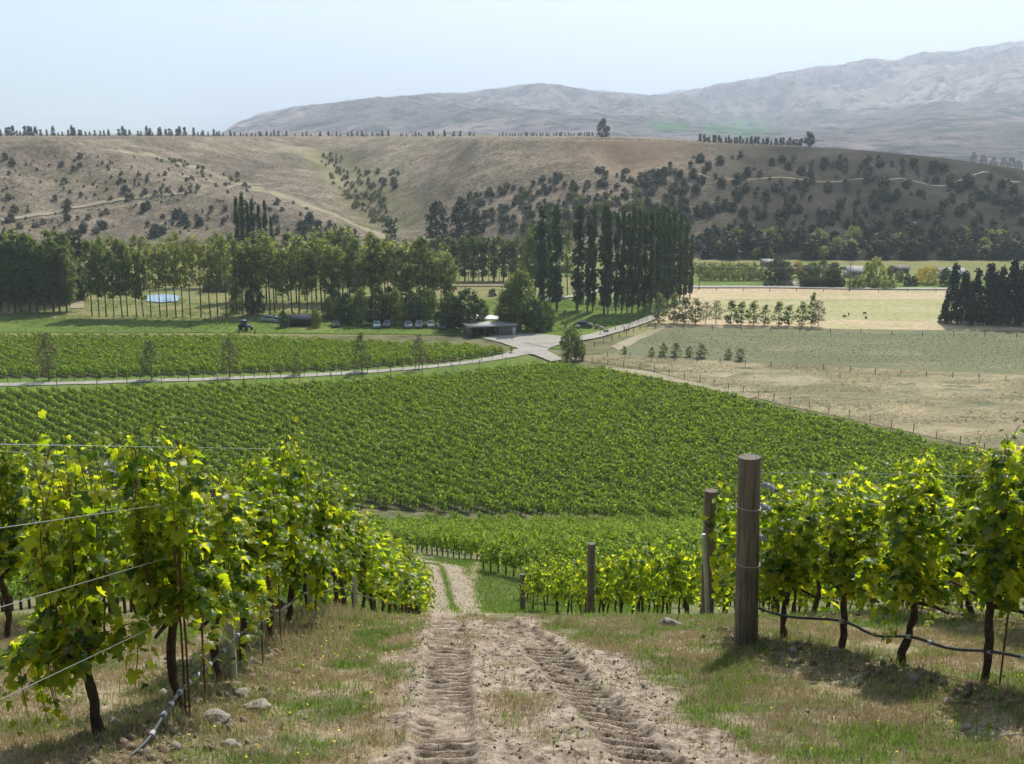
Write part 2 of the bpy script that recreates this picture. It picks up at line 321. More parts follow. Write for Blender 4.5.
# ------------------------------------------------------------------ the ground sheet (one sheet to the horizon; fine near the camera)
def XL(Y): return np.interp(Y, [0, 5.8, 7.2, 9.9, 11.5, 15, 25, 47, 63, 70, 78, 130], [-0.1, -0.40, -0.47, -0.62, -0.72, -0.95, -1.7, -3.40, -4.95, -7.4, -14, -90])
def XR(Y): return np.interp(Y, [0, 6, 8.15, 10.16, 11.0, 11.7, 13, 17, 25, 47, 63, 71, 80, 130], [1.5, 0.78, 0.48, 0.16, -0.08, -0.18, -0.12, -0.1, -0.45, -2.05, -3.6, -6.2, -13, -88])
def bare_mask(X, Y):
    l = XL(Y); r = XR(Y); n = (fbm(X*2.2, Y*2.2, 4)-0.5)*1.5
    near = sstep(12.6, 11.0, Y)
    dl = l-0.27-X; dr = X-r-0.30-0.22*sstep(10.5, 8.0, Y); out = np.maximum(dl, dr)
    full = 1-sstep(-0.05, 0.28, out+n*0.45)
    strip = np.exp(-((X-(l+r)/2)/0.26)**2)                     # the grassy middle
    mid = strip*(1-near)*0.95+near*strip*sstep(0.52, 0.68, fbm(X*1.3+5, Y*1.1, 3))*0.8
    return np.clip(full*(1-mid), 0, 1)*sstep(90, 78, Y)
def row_line_d(X, Y):
    d1 = np.abs(X+2.25-0*Y); u = np.array([0.451, -0.892]); n_ = np.array([0.892, 0.451])
    s = (X-2.2)*u[0]+(Y-9.7)*u[1]; d2 = np.where(s > -0.3, np.abs((X-2.2)*n_[0]+(Y-9.7)*n_[1]), 9)
    s3 = (X-2.93)*u[0]+(Y-15.3)*u[1]; d3 = np.where(s3 > -0.3, np.abs((X-2.93)*n_[0]+(Y-15.3)*n_[1]), 9)
    return np.minimum(np.minimum(d1, d2), d3)
def green_mask(X, Y):
    g = 0.8*sstep(0.50, 0.66, fbm(X*1.5+3, Y*1.5+8, 4))
    for (cx, cy_, rx, ry, s) in ((1.55, 7.3, 0.85, 0.35, 1.0), (1.2, 7.9, 0.5, 0.5, 0.9), (2.3, 6.4, 0.6, 0.35, 1.0), (2.0, 6.0, 0.9, 0.22, 1.0), (-1.3, 6.3, 0.45, 0.16, 1.0), (0.15, 6.1, 0.3, 0.25, .8),
                                 (2.1, 11.3, 1.0, 0.6, 0.7), (-1.45, 10.8, 0.8, 0.5, 0.7), (0.5, 12.2, 0.7, 1.0, 0.5), (1.0, 11.9, 0.8, 0.5, 0.7), (-1.4, 6.9, .5, .2, .6)):
        g = np.maximum(g, s*np.exp(-((X-cx)/rx)**2-((Y-cy_)/ry)**2)*(0.4+1.0*fbm(X*3, Y*3, 2)))
    mid = np.exp(-((X-(XL(Y)+XR(Y))/2)/0.28)**2); rt = sstep(0.3, 1.0, X-XR(Y))*sstep(12.5, 16, Y)
    g = np.maximum(g, sstep(13, 20, Y)*np.maximum(mid*0.95, rt*(0.55+0.5*fbm(X, Y*0.6, 3))))
    g = np.maximum(g, sstep(11.5, 14, Y)*sstep(-0.2, -0.6, X-XL(Y))*0.55)
    return np.clip(g, 0, 1)*(1-bare_mask(X, Y))*(1-0.8*np.exp(-(row_line_d(X, Y)/0.35)**2))
def near_z(X, Y):
    z = hill(X, Y); nearw = sstep(30, 16, Y)*sstep(16, 9, np.abs(X))
    b = bare_mask(X, Y)
    for rut, ang in ((XL, 0.02), (XR, 0.30)):
        c = rut(Y); q = np.abs(X-c); band = 1-sstep(0.15, 0.21, q)
        ph = (Y+ang*(X-c)*1.6)*2*np.pi/0.135+0.9*fbm(X*6, Y*6, 2)+1.5*fbm(X*0.8, Y*0.9, 2); keep = (0.6+0.8*fbm(X*7, Y*7, 2))*sstep(0.20, 0.36, fbm(X*1.5+31, Y*1.2+7, 3))
        lug = np.clip(np.sin(ph)*2.4-0.5, -1, 1)
        z = z+nearw*band*(-0.036+0.030*lug*keep)+nearw*np.exp(-((q-0.24)/0.06)**2)*0.022
    rd = row_line_d(X, Y)
    z = z+nearw*np.exp(-(rd/0.38)**2)*(0.05+0.09*fbm(X*4, Y*4, 3))
    inr = np.maximum(1-sstep(0.15, 0.24, np.abs(X-XL(Y))), 1-sstep(0.15, 0.24, np.abs(X-XR(Y))))
    z = z+nearw*((fbm(X*1.1, Y*1.1, 3)-0.5)*0.09+((fbm(X*9, Y*9, 3)-0.5)*0.040*(0.5+b)+(fbm(X*26, Y*26, 2)-0.5)*0.024)*(1-0.75*inr))
    z = z+sstep(25, 60, Y)*sstep(145, 120, Y)*(fbm(X/8, Y/8, 3)-0.5)*0.5
    return z
def spaced(knots):
    out = []
    for (a, b, s) in knots: out.append(np.arange(a, b, s))
    return np.concatenate(out)
xs = spaced([(-40000, -4000, 4000), (-4000, -800, 400), (-800, -200, 60), (-200, -60, 10), (-60, -16, 1.5), (-16, -4, 0.12), (-4, -1.4, 0.04), (-1.4, 2.0, 0.022), (2.0, 5.5, 0.045), (5.5, 12, 0.12), (12, 60, 1.5), (60, 200, 10), (200, 800, 60), (800, 4000, 400), (4000, 40001, 4000)])
ys = spaced([(-60, -4, 2), (-4, 5, 0.25), (5, 9.5, 0.019), (9.5, 12.5, 0.032), (12.5, 17, 0.1), (17, 32, 0.25), (32, 150, 1.0), (150, 430, 20), (430, 2000, 200), (2000, 45000, 3000)])
me = grid_mesh('ground', xs, ys, near_z, M['near'], {'bare': bare_mask, 'green': green_mask, 'valley': lambda X, Y: sstep(120, 148, Y)})
kind(link('ground', me), 'structure')

# ------------------------------------------------------------------ terrace, mountains
def pale_m(X, Y):
    d = seg_dist(X, Y, CREST); d = d/(1+0*X); m_ = (1-sstep(0.5, 6, d+6*(fbm(X/9, Y/9, 3)-0.5)))*0.95
    d2 = seg_dist(X, Y, CREST2); return np.clip(m_+(1-sstep(4, 14, d2+8*(fbm(X/12, Y/12, 3)-0.5)))*0.55, 0, 1)
def pxl(pts):
    out = []
    for x, y in pts:
        h = hit(x, y)
        if h: out.append((h[0], h[1]))
    return out
CREST = pxl([(108, 150), (150, 155), (195, 168), (235, 182), (290, 198), (340, 218), (385, 238)]); CREST2 = pxl([(282, 146), (310, 155), (330, 168), (345, 185)])
SCR = pxl([(330, 160), (350, 180), (372, 205), (392, 228)])
xs2 = spaced([(-900, -340, 8), (-340, 300, 2.2), (300, 700, 8)]); ys2 = spaced([(436, 720, 2.0), (720, 1160, 6), (1160, 1600, 40)])
me = grid_mesh('terrace', xs2, ys2, terrace, M['terrace'], {'pale': pale_m, 'scrubby': lambda X, Y: (1-sstep(8, 26, seg_dist(X, Y, SCR)))*0.6*fbm(X/6, Y/6, 3)*1.4,
    'olive': lambda X, Y: sstep(40, 130, X-0.3*(Y-500))*(0.70+0.55*fbm(X/15, Y/15, 3))*sstep(760, 600, Y), 'red': lambda X, Y: np.exp(-((X-62)/34)**2)*sstep(530, 585, Y)*sstep(700, 640, Y)*0.8})  # olive mask darkens the ground of the right-hand slope
kind(link('terrace_hill', me), 'structure')
def ribbon(name, pts, width, m, zf, off=0.03, sub=6, wob=0.0):
    pts = np.asarray(pts, float); k = np.arange(len(pts)); kk = np.linspace(0, len(pts)-1, (len(pts)-1)*sub+1)
    sm = np.stack([np.interp(kk, k, pts[:, i]) for i in (0, 1)], 1)
    for _ in range(3): sm[1:-1] = (sm[:-2]+2*sm[1:-1]+sm[2:])/4
    tg = np.gradient(sm, axis=0); tg /= np.linalg.norm(tg, axis=1)[:, None]; nn = np.stack([-tg[:, 1], tg[:, 0]], 1)
    wd = np.interp(kk, k, np.broadcast_to(width, (len(pts),)))/2; wv = wd*(1+wob*(RNG.random(len(sm))-0.5)); wv2 = wd*(1+wob*(RNG.random(len(sm))-0.5))
    L = sm+nn*wv[:, None]; Rr = sm-nn*wv2[:, None]; cols = [L*(1-f)+Rr*f for f in (0, 0.33, 0.67, 1)]
    V = np.stack([np.column_stack([c_, zf(c_[:, 0], c_[:, 1])+off]) for c_ in cols], 1).reshape(-1, 3)
    i = (np.arange(len(sm)-1)[:, None]*4+np.arange(3)[None]).ravel(); a = Acc(); a.add(V, np.stack([i, i+4, i+5, i+1], 1))
    return kind(link(name, a.mesh(name, m, True)), 'structure')
tz = lambda X, Y: np.maximum(terrace(X, Y), VZ)
ribbon('hill_track', pxl([(2, 222), (40, 215), (80, 208), (120, 201), (160, 196), (200, 191), (232, 186), (262, 185)]), 2.8, M['bare'], tz, 0.35, 8, 0.5)
ribbon('hill_track', pxl([(560, 176), (640, 180), (720, 181), (800, 179), (880, 180), (960, 181), (1020, 183)]), 0.9, M['bare'], tz, 0.15, 8, 0.6)

def mountain(name, sil, Y0, Yr, Yb, zb, amp, seed, nx=420, ny=170, green=None):
    px = np.linspace(-260, 1280, nx); e = -tan_dep(np.interp(px, [a for a, b in sil], [b for a, b in sil]))
    v = np.linspace(0, 1, ny); prof = np.where(v < 0.78, (v/0.78)**1.15, 1-((v-0.78)/0.22)**1.5*0.6)
    Yl = np.where(v < 0.78, Y0+(Yr-Y0)*v/0.78, Yr+(Yb-Yr)*(v-0.78)/0.22)
    PX, V_ = np.meshgrid(px, v); Yg = np.broadcast_to(Yl[:, None], PX.shape); Xg = (PX-512)/F_PX*Yg*0.985
    top = (e*Yr)[None]
    s = 0.55/1000
    rn = lambda a, b: 1-np.abs(2*fbm(a, b, 5, 0.5)-1)
    wx = Xg+600*(fbm(Xg*s*0.6+seed, Yg*s*0.6, 3)-0.5); wy = Yg+600*(fbm(Xg*s*0.6+40+seed, Yg*s*0.6, 3)-0.5)
    relief = (rn(wx*s*0.9+seed, wy*s*0.45)-0.72)*2.4+(rn(wx*s*2.6, wy*s*2.0+seed)-0.7)*1.5+(rn(wx*s*7, wy*s*7+seed)-0.7)*0.7
    env = np.sin(np.clip(V_/0.8, 0, 1)*np.pi)**0.7*(V_ < 0.8)*np.clip(V_*2.2, 0.02, 1)+0.01
    Z = zb+(top-zb)*prof[:, None]+relief*amp*env
    Z = np.minimum(Z, Yg*(e[None]-0.0020+0.0075*(fbm(PX/20+seed, Yg/3000, 6, 0.68)-0.42)*np.clip((PX-215)/60, 0.1, 1)))
    Vv = np.stack([Xg, Yg, Z], -1).reshape(-1, 3); i = (np.arange(ny-1)[:, None]*nx+np.arange(nx-1)[None]).ravel()
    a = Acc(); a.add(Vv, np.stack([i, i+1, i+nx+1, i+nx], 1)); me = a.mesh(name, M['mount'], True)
    at = me.attributes.new('green', 'FLOAT', 'POINT'); g = np.zeros(PX.shape)
    if green:
        tt = -Z/Yg; py = 382+F_PX*np.tan(np.arctan(tt)-PITCH)
        for (cx, cyy, rx, ry) in green: g = np.maximum(g, 1-sstep(0.6, 1.1, np.hypot((PX-cx)/rx, (py-cyy)/ry)+(fbm(PX/9, py/3, 3)-0.5)*0.8))
    at.data.foreach_set('value', g.astype(np.float32).ravel()); return kind(link(name, me), 'structure')
S1 = [(-260, 150), (150, 146), (222, 133), (240, 121), (262, 113), (300, 106), (350, 99), (420, 94), (465, 92), (520, 85), (550, 83), (580, 88), (620, 92), (650, 94), (690, 88), (740, 80), (800, 67), (830, 64), (860, 59), (885, 60), (915, 52), (945, 50), (985, 43), (1010, 40), (1024, 37), (1100, 28), (1280, 20)]
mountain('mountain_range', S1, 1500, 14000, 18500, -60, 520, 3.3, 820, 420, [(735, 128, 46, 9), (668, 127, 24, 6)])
S2 = [(-260, 112), (0, 116), (60, 114), (130, 117), (200, 113), (260, 117), (330, 124), (420, 116), (600, 110), (1280, 108)]
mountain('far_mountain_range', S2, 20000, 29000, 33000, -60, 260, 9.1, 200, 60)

# ------------------------------------------------------------------ valley sheets
_lay = [0.02]
def sheet(name, px, m, world=False):
    pts = [np.array(p) if world else P(*p) for p in px]; bm = bmesh.new(); z = VZ+_lay[0]; _lay[0] += 0.012
    f = bm.faces.new([bm.verts.new((p[0], p[1], z)) for p in pts]); bmesh.ops.triangulate(bm, faces=[f]); bmesh.ops.recalc_face_normals(bm, faces=bm.faces[:])
    if bm.faces[:][0].normal.z < 0: bmesh.ops.reverse_faces(bm, faces=bm.faces[:])
    me = bpy.data.meshes.new(name); bm.to_mesh(me); bm.free(); me.materials.append(m); return kind(link(name, me), 'structure')
def subdiv(px, n=4, j=0.6):
    out = []
    for a, b in zip(px, px[1:]+px[:1]):
        for k in range(n): out.append((a[0]+(b[0]-a[0])*k/n+(RNG.random()-.5)*j*4*(k > 0), a[1]+(b[1]-a[1])*k/n+(RNG.random()-.5)*j*(k > 0)))
    return out
sheet('valley_floor', [(-300, 336), (1400, 336), (1400, 246), (-300, 246)], M['rough_grass'])
sheet('far_plain', [(-1500, 1250), (3000, 1250), (6000, 6000), (-5000, 6000)], M['dry'], True)
sheet('hay_field', subdiv([(648, 328), (1400, 334), (1400, 288), (690, 288)]), M['straw'])
sheet('grazed_field', subdiv([(700, 317), (760, 320), (1000, 321), (1300, 322), (1300, 301), (720, 299)], 5, 1.5), M['straw_green'])
sheet('young_field', [(600, 356), (625, 343), (655, 327), (1400, 336), (1400, 384), (1030, 376), (760, 363)], M['greyfield'])
sheet('dry_field', [(560, 358), (600, 355), (760, 363), (1030, 376), (1400, 390), (1400, 520), (1000, 452), (780, 404), (640, 368)], M['dry'])
for q in ([(745, 379), (800, 376), (835, 381), (800, 386)], [(690, 373), (740, 373), (725, 378)], [(850, 385), (905, 386), (885, 390)], [(600, 366), (650, 372), (720, 388), (760, 397), (750, 399), (690, 385), (610, 370)], [(610, 347), (650, 330), (668, 328), (640, 340), (618, 352)]):
    sheet('bare_patch', subdiv(q, 4, 1.2), M['bare'])
sheet('tree_lawn', subdiv([(455, 335), (560, 350), (600, 334), (650, 322), (650, 300), (470, 300)], 4, .5), M['green_lawn'])
sheet('grass_strip', [(-300, 332), (230, 333), (470, 336), (470, 326), (250, 322), (-300, 314)], M['green_lawn'])
sheet('garden_lawn', [(690, 288), (1000, 288), (1000, 279), (690, 279)], M['green_lawn'])
V1 = [(-400, 401), (0, 397), (130, 394), (330, 388), (450, 379), (530, 370.5), (556, 368.5), (600, 375), (700, 395), (790, 416), (950, 453), (1300, 540), (1300, 575), (700, 531), (340, 507), (-400, 450)]
sheet('road_verge', [(-400, 396), (130, 393), (330, 386), (450, 377), (530, 369), (556, 367), (520, 352), (450, 361), (330, 370), (100, 377), (-400, 379)], M['green_lawn'])
V2 = [(-400, 380), (100, 378.5), (330, 371.5), (450, 362.5), (513, 353.5), (500, 353), (440, 349), (230, 341), (-400, 337)]
sheet('vineyard_floor', V1, M['vfloor']); sheet('vineyard_floor', V2, M['vfloor'])
flat = lambda X, Y: np.full(np.shape(X), VZ)
ROAD = [(-300, 388), (0, 386), (100, 383.5), (230, 379.5), (330, 375.5), (420, 369), (480, 362), (512, 356), (535, 349)]
ribbon('gravel_road', [P(*p) for p in ROAD], [2.8]*7+[4.5, 8], M['gravel'], flat, 0.32, 8, 0.35)
ribbon('gravel_road', [P(*p) for p in [(535, 346), (560, 342), (590, 338), (615, 331), (640, 323), (656, 317)]], [9, 6, 4.6, 4.4, 4.2, 3.6], M['gravel'], flat, 0.33, 8, 0.1)
ribbon('gravel_road', [P(*p) for p in [(530, 350), (545, 356), (558, 362)]], [7, 4.5, 3.5], M['gravel'], flat, 0.34, 8, 0.1)
sheet('gravel_yard', subdiv([(480, 338), (500, 343), (518, 349), (525, 352), (548, 350), (562, 344), (572, 338), (545, 335), (518, 334)], 3, .4), M['gravel']).location.z = 0.02
ribbon('farm_road', [P(*p) for p in [(-60, 279.5), (60, 279.5), (160, 279.5), (240, 279.5)]], 3.5, M['gravel'], flat, 0.35)
ribbon('farm_road', [P(*p) for p in [(440, 286), (480, 286), (545, 285)]], 4, M['bare'], flat, 0.35)
ribbon('farm_road', [P(*p) for p in [(690, 287.5), (780, 287.5), (850, 289), (950, 289.5), (1100, 290)]], 4.5, M['gravel'], flat, 0.36)
ribbon('farm_road', [P(*p) for p in [(782, 280), (790, 283), (803, 286)]], 5, M['gravel'], flat, 0.37)
ribbon('farm_road', [P(*p) for p in [(540, 302), (565, 298), (585, 295), (600, 290)]], 3, M['gravel'], flat, 0.38)
sheet('ploughed_patch', [(70, 309), (84, 309), (84, 296), (72, 296)], M['bare'])
sheet('pond', [(146, 302), (160, 303.5), (178, 302), (180, 297), (168, 295), (148, 296)], M['water']).location.z = 0.1

# ------------------------------------------------------------------ grape vines
LV = np.array([(0, 0.02, 0), (0.18, -0.16, -.03), (0.42, -0.06, -.05), (0.36, 0.18, 0.02), (0.55, 0.42, -.06), (0.30, 0.52, 0.0), (0.22, 0.72, -.03), (0, 1.0, -.12), (-0.22, 0.72, -.03), (-0.30, 0.52, 0.0), (-0.55, 0.42, -.06), (-0.36, 0.18, 0.02), (-0.42, -0.06, -.05), (-0.18, -0.16, -.03), (0, 0.40, 0.07)])
LF = np.array([(14, i, (i+1) % 14) for i in range(14)])
QV = np.array([(0, 0, 0), (0.45, 0.40, -0.06), (0, 1.0, -0.1), (-0.45, 0.40, -0.06), (0, 0.45, 0.09)]); QF = np.array([(4, 0, 1), (4, 1, 2), (4, 2, 3), (4, 3, 0)])
TV_ = np.array([(0, 0, 0), (0.5, 0.45, 0), (0, 1.0, 0), (-0.5, 0.45, 0)]); TF_ = np.array([(0, 1, 2, 3)])
def vine_foliage(nshoot, per, size, tv, tf, L=0.85, H=2.05, base=0.62, fat=0.17, hang=0.25, seed=0, canes=None):
    rng = np.random.default_rng(seed); a = Acc(); pos_, nr, tp, sc = [], [], [], []
    for k in range(nshoot):
        x0 = (rng.random()-0.5)*L; side = rng.choice([-1, 1]); top = H*(0.76+0.28*rng.random()); lean = rng.normal(0, 0.10)
        z0 = base+0.12*rng.random(); down = rng.random() < hang
        if down: top = base+0.5; 
        n = per; u = np.linspace(0, 1, n)
        if down:   # a shoot that arches out and hangs
            px_ = x0+lean*u; py_ = side*(0.05+0.24*np.sin(u*2.2)); pz = z0+0.35*np.sin(u*2.6)-u**2*(0.35+0.35*rng.random())
        else:
            px_ = x0+lean*u+0.03*np.sin(u*9+k); bend = rng.normal(0, 0.11); py_ = side*0.05+bend*np.sin(u*np.pi*0.9)+rng.normal(0, 0.05)*u; pz = z0+(top-z0)*u
            if rng.random() < 0.35: py_ = py_+side*0.22*np.clip(u-0.75, 0, 1)*2; pz = pz-0.5*np.clip(u-0.85, 0, 1)
        path = np.stack([px_, py_, pz], 1)
        if canes is not None: tube(canes, path[::max(1, n//6)], np.linspace(0.006, 0.003, len(path[::max(1, n//6)])), 4, 0, False)
        sgn = np.where(np.arange(n) % 2, 1, -1)[:, None]; out = np.stack([rng.normal(0, 0.5, n), sgn[:, 0]*0+side*0.4+rng.normal(0, 0.9, n), rng.normal(0.1, 0.4, n)], 1); out /= np.linalg.norm(out, axis=1)[:, None]
        dd = rng.random((n, 1))*fat+0.02; p_ = path+out*dd*np.array([1, 1.0, 0.6])
        nn = out*0.7+np.array([0.05, 0, 0.65])+rng.normal(0, 0.45, (n, 3)); tt = out*0.5+np.array([0, 0, -0.8])+rng.normal(0, 0.4, (n, 3))
        s_ = size*(0.55+0.7*rng.random(n))*np.where(u > 0.9, 0.6, 1)
        pos_.append(p_); nr.append(nn); tp.append(tt); sc.append(s_)
    p_ = np.concatenate(pos_); fr = frames(np.concatenate(nr), np.concatenate(tp)); ss_ = np.concatenate(sc); md = rng.integers(0, 3, len(p_))
    for q, (cz, cx) in enumerate(((1.0, 1.0), (2.6, 0.82), (-1.6, 0.9))): t2 = tv.copy(); t2[:, 2] *= cz; t2[:, 0] *= cx; w_ = md == q; stamp(a, t2, tf, p_[w_], fr[w_], ss_[w_])
    return a
def vine_trunk(seed, h=0.72, n=7, r=0.029):
    rng = np.random.default_rng(seed+500); a = Acc(); k = 10; u = np.linspace(0, 1, k)
    p_ = np.stack([0.022*np.sin(u*5+seed)*rng.normal(1, .3)+rng.normal(0, .006, k), 0.02*np.sin(u*6+seed*2)+rng.normal(0, .006, k), -0.12+u*(h+0.12)], 1)
    tube(a, p_, r*(1.35-0.4*u)*(1+rng.normal(0, .12, k)), n)
    top = p_[-1]
    for s in (-1, 1):
        q = np.stack([top[0]+s*np.linspace(0, 0.38, 6), top[1]+rng.normal(0, .008, 6), top[2]+0.07*np.sin(np.linspace(0, 2, 6))-0.01], 1); tube(a, q, np.linspace(r*0.75, r*0.4, 6), n)
    return a
NEARV, MIDV, FARV = [], [], []
for i in range(6):
    cn = Acc(); f = vine_foliage(21, 56, 0.086, LV, LF, 0.46, (2.15, 1.95, 2.2, 2.0, 1.85, 2.1)[i], 0.80 if i < 5 else 0.50, 0.095, 0.16 if i < 5 else 0.35, 100+i, cn)
    NEARV.append((f.mesh('foliage', M['leaf'], False), cn.mesh('canes', M['cane'], True), vine_trunk(i).mesh('trunk', M['vinebark'], True)))
for i in range(5):
    f = vine_foliage(13, 24, 0.15, QV, QF, 0.95, 2.0, 0.76, 0.12, 0.10, 200+i); MIDV.append((f.mesh('foliage', M['leaf'], False), None, vine_trunk(20+i, 0.68, 5).mesh('trunk', M['vinebark'], True)))
for i in range(4):
    f = vine_foliage(10, 18, 0.21, QV, QF, 1.0, 2.0, 0.72, 0.12, 0.1, 300+i); FARV.append((f.mesh('foliage', M['leaf_mid'], False), None, vine_trunk(40+i, 0.68, 4).mesh('trunk', M['vinebark'], True)))
ORD = ['first', 'second', 'third', 'fourth', 'fifth', 'sixth', 'seventh', 'eighth', 'ninth', 'tenth', 'eleventh', 'twelfth', 'thirteenth', 'fourteenth', 'fifteenth', 'sixteenth', 'seventeenth', 'eighteenth', 'nineteenth', 'twentieth']
def ordn(i):
    if i < 20: return ORD[i]
    tens = ['twenty', 'thirty', 'forty', 'fifty', 'sixty', 'seventy', 'eighty', 'ninety'][(i+1)//10-2]; r_ = (i+1) % 10
    return (tens[:-1]+'ieth') if r_ == 0 else tens+'-'+ORD[r_-1]
nvine = [0]
def put_vine(x, y, ang, tier, label, group, sc=1.0, zs=1.0, pick=None):
    src = (NEARV, MIDV, FARV)[tier]; k = pick if pick is not None else nvine[0]*7 % len(src); v = src[k % len(src)]; nvine[0] += 1
    z = float(near_z(np.array([x]), np.array([y]))[0])
    flip = math.pi if (nvine[0]//len(src)) % 2 else 0
    r_ = thing('grape_vine', label, 'grape vine', (x, y, z-0.02), ang+flip+random.uniform(-.08, .08), group, (sc*random.uniform(.97, 1.05), sc, sc*zs*random.uniform(0.97, 1.03)))
    link('foliage', v[0], r_); link('trunk', v[2], r_)
    if v[1]: link('canes', v[1], r_)
    return r_
# row of the left block beside the track
def row1x(Y, off=0.0): return float(np.interp(Y, [0, 5.8, 12, 27, 36, 47, 63, 90, 132], [-2.3, -2.25, -2.2, -2.45, -3.5, -5.2, -6.7, -10, -16.3]))+off
LR = 'vines of the row left of the dirt track'
y_ = 6.2; i = 0
while y_ < 34:
    lab = ('tall ragged grape vine nearest the camera beside the dirt track' if i == 0 else f'{ordn(i)} grape vine down the row left of the dirt track')
    put_vine(row1x(y_)+(-0.36 if i == 0 else random.uniform(-.04, .04)), y_, math.pi/2, 0 if y_ < 15 else 1, lab, LR, 0.97, (1.0, .98, .86, .88, 1.0, 1.02, .92, .84, .84, .86, .84, .86)[min(i, 11)], {0: 5, 1: 2}.get(i))
    if i in (0, 2, 5): pass
    y_ += (0.62 if i == 0 else 0.86) if y_ < 15 else 1.0; i += 1
y_ = 8.2; i = 0
while y_ < 30:
    put_vine(row1x(y_)-2.7, y_, math.pi/2, 0 if y_ < 13 else 1, f'{ordn(i)} grape vine of the row behind the track-side row', 'vines of the second row left of the track', 1.0, .93)
    y_ += 0.85 if y_ < 15 else 1.1; i += 1
U = np.array([0.451, -0.892]); ENDS = [(2.2, 9.85), (2.93, 15.3), (2.35, 25.0), (0.45, 40.0)]
UA = math.atan2(U[1], U[0])
first = [(2.58, 9.63), (2.93, 9.0), (3.23, 8.28), (3.59, 7.65)]
for i in range(8):
    if i < 4: x, y = first[i]
    else: x, y = 3.59+(i-3)*0.335, 7.65-(i-3)*0.665
    put_vine(x, y, UA, 0, f'{ordn(i)} grape vine from the tall wooden end post', 'vines of the row at the tall wooden end post', 0.97, (.80, .86, .88, .93, 1.0, 1.0, 1.0, 1.0)[i], (1, 3, 0, 2, 4, 1, 3, 0)[i])
for i in range(11):
    s = 0.7+i*0.78; put_vine(2.93+U[0]*s, 15.3+U[1]*s, UA, 0 if i > 3 else 1, f'{ordn(i)} grape vine from the second wooden end post', 'vines of the row at the second wooden end post')
for i in range(22):
    s = 0.6+i*0.85; put_vine(ENDS[2][0]+U[0]*s, ENDS[2][1]+U[1]*s, UA, 1, f'{ordn(i)} grape vine from the short dark end post', 'vines of the row at the short dark end post', 1.0)
for r, (ex, ey, nn_) in enumerate(((1.9, 30.2, 24), (1.3, 35.2, 26), (0.55, 40.0, 30))):
    for i in range(nn_):
        s = 0.6+i*0.9; put_vine(ex+U[0]*s, ey+U[1]*s, UA, 1, 'leafy grape vine in the rows just over the crest of the slope', 'vines just over the crest')
# lower hillside rows (run away downhill)
H2 = []
d2 = -U; n2 = np.array([0.892, 0.451])
for k in range(-2, 44):
    o = np.array([0.55, 57.0])+n2*3.3*k
    for s_ in np.arange(-26 if k >= 0 else -14, 110, 1.0):
        p_ = o+d2*s_; lim = 0.012*p_[1] if k < 0 else (float(XR(p_[1]))+1.5 if p_[1] < 84 else -60)
        if 43 < p_[1] < 140 and p_[0] > lim and not (p_[1] < 90 and abs(p_[0]-float(XR(p_[1]))+.6) < 1.9): H2.append((p_[0], p_[1], 0))
H3 = []
for k in range(12):
    y_ = 30 if k == 1 else 36
    while y_ < 62:
        x = row1x(y_)-2.6*k
        if abs(x) < 0.5*y_+6: H3.append((x, y_, 1))
        y_ += 1.1
def in_view(x, y): return abs(x)/y < 0.50
cand = [q for q in H2 if in_view(q[0], q[1]) and q[0] < 22]+[q for q in H3 if q[0] > -0.17*q[1]-0.6 and q[0] > row1x(q[1])-8]
cand.sort(key=lambda q: q[1]); keep = set(cand[:max(0, 300-nvine[0])])
AH = math.atan2(d2[1], d2[0])
for q in keep: put_vine(q[0], q[1], AH if q[2] == 0 else math.pi/2, 1 if q[1] < 55 else 2, 'green grape vine in the lower rows of the hillside', 'vines in the lower hillside rows')
def vine_mass(name, pts, angs, label, tier, jit=0.05, lo=None):
    a = Acc(); tmpl = []
    for v in (lo or FARV):
        me = v[0]; nv = len(me.vertices); co = np.empty(nv*3); me.vertices.foreach_get('co', co); co = co.reshape(-1, 3)
        kk = 4 if tier == 'quad' else 3; fi = np.empty(len(me.polygons)*kk, int); me.polygons.foreach_get('vertices', fi); tmpl.append((co, fi.reshape(-1, kk)))
    pts = np.asarray(pts); angs = np.broadcast_to(angs, (len(pts),)); z = near_z(pts[:, 0], pts[:, 1]); pick = RNG.integers(0, len(tmpl), len(pts)); flip = RNG.integers(0, 2, len(pts))*np.pi
    for i, (co, fi) in enumerate(tmpl):
        w_ = np.where(pick == i)[0]
        if not len(w_): continue
        th = angs[w_]+flip[w_]+RNG.normal(0, .1, len(w_)); c_, s_ = np.cos(th), np.sin(th); o_ = np.zeros(len(w_)); l_ = o_+1
        rot = np.stack([np.stack([c_, -s_, o_], -1), np.stack([s_, c_, o_], -1), np.stack([o_, o_, l_], -1)], 1)
        ps = np.column_stack([pts[w_, 0]+RNG.normal(0, jit, len(w_)), pts[w_, 1]+RNG.normal(0, jit, len(w_)), z[w_]])
        stamp(a, co, fi, ps, rot, 0.84+0.28*RNG.random(len(w_)))
    th = RNG.random(len(pts))
    sv = np.array([(-.05, -.05, -.1), (.05, -.05, -.1), (.05, .05, -.1), (-.05, .05, -.1), (-.04, -.04, .75), (.04, -.04, .75), (.04, .04, .75), (-.04, .04, .75)])
    I = np.tile(np.eye(3), (len(pts), 1, 1)); stamp(a, sv, [(0, 1, 5, 4), (1, 2, 6, 5), (2, 3, 7, 6), (3, 0, 4, 7)], np.column_stack([pts, z]), I, 1.0, 1)
    o = link(name, a.mesh(name, [M['leaf_mid'], M['vinebark']])); kind(o, 'stuff'); tag(o, label, 'grape vines'); return o
rest = [q for q in H2+H3 if q not in keep and in_view(q[0], q[1])]
vine_mass('hillside_vine_cover', [(q[0], q[1]) for q in rest], np.array([AH if q[2] == 0 else math.pi/2 for q in rest]), 'rows of green grape vines filling the lower hillside', 'tri')
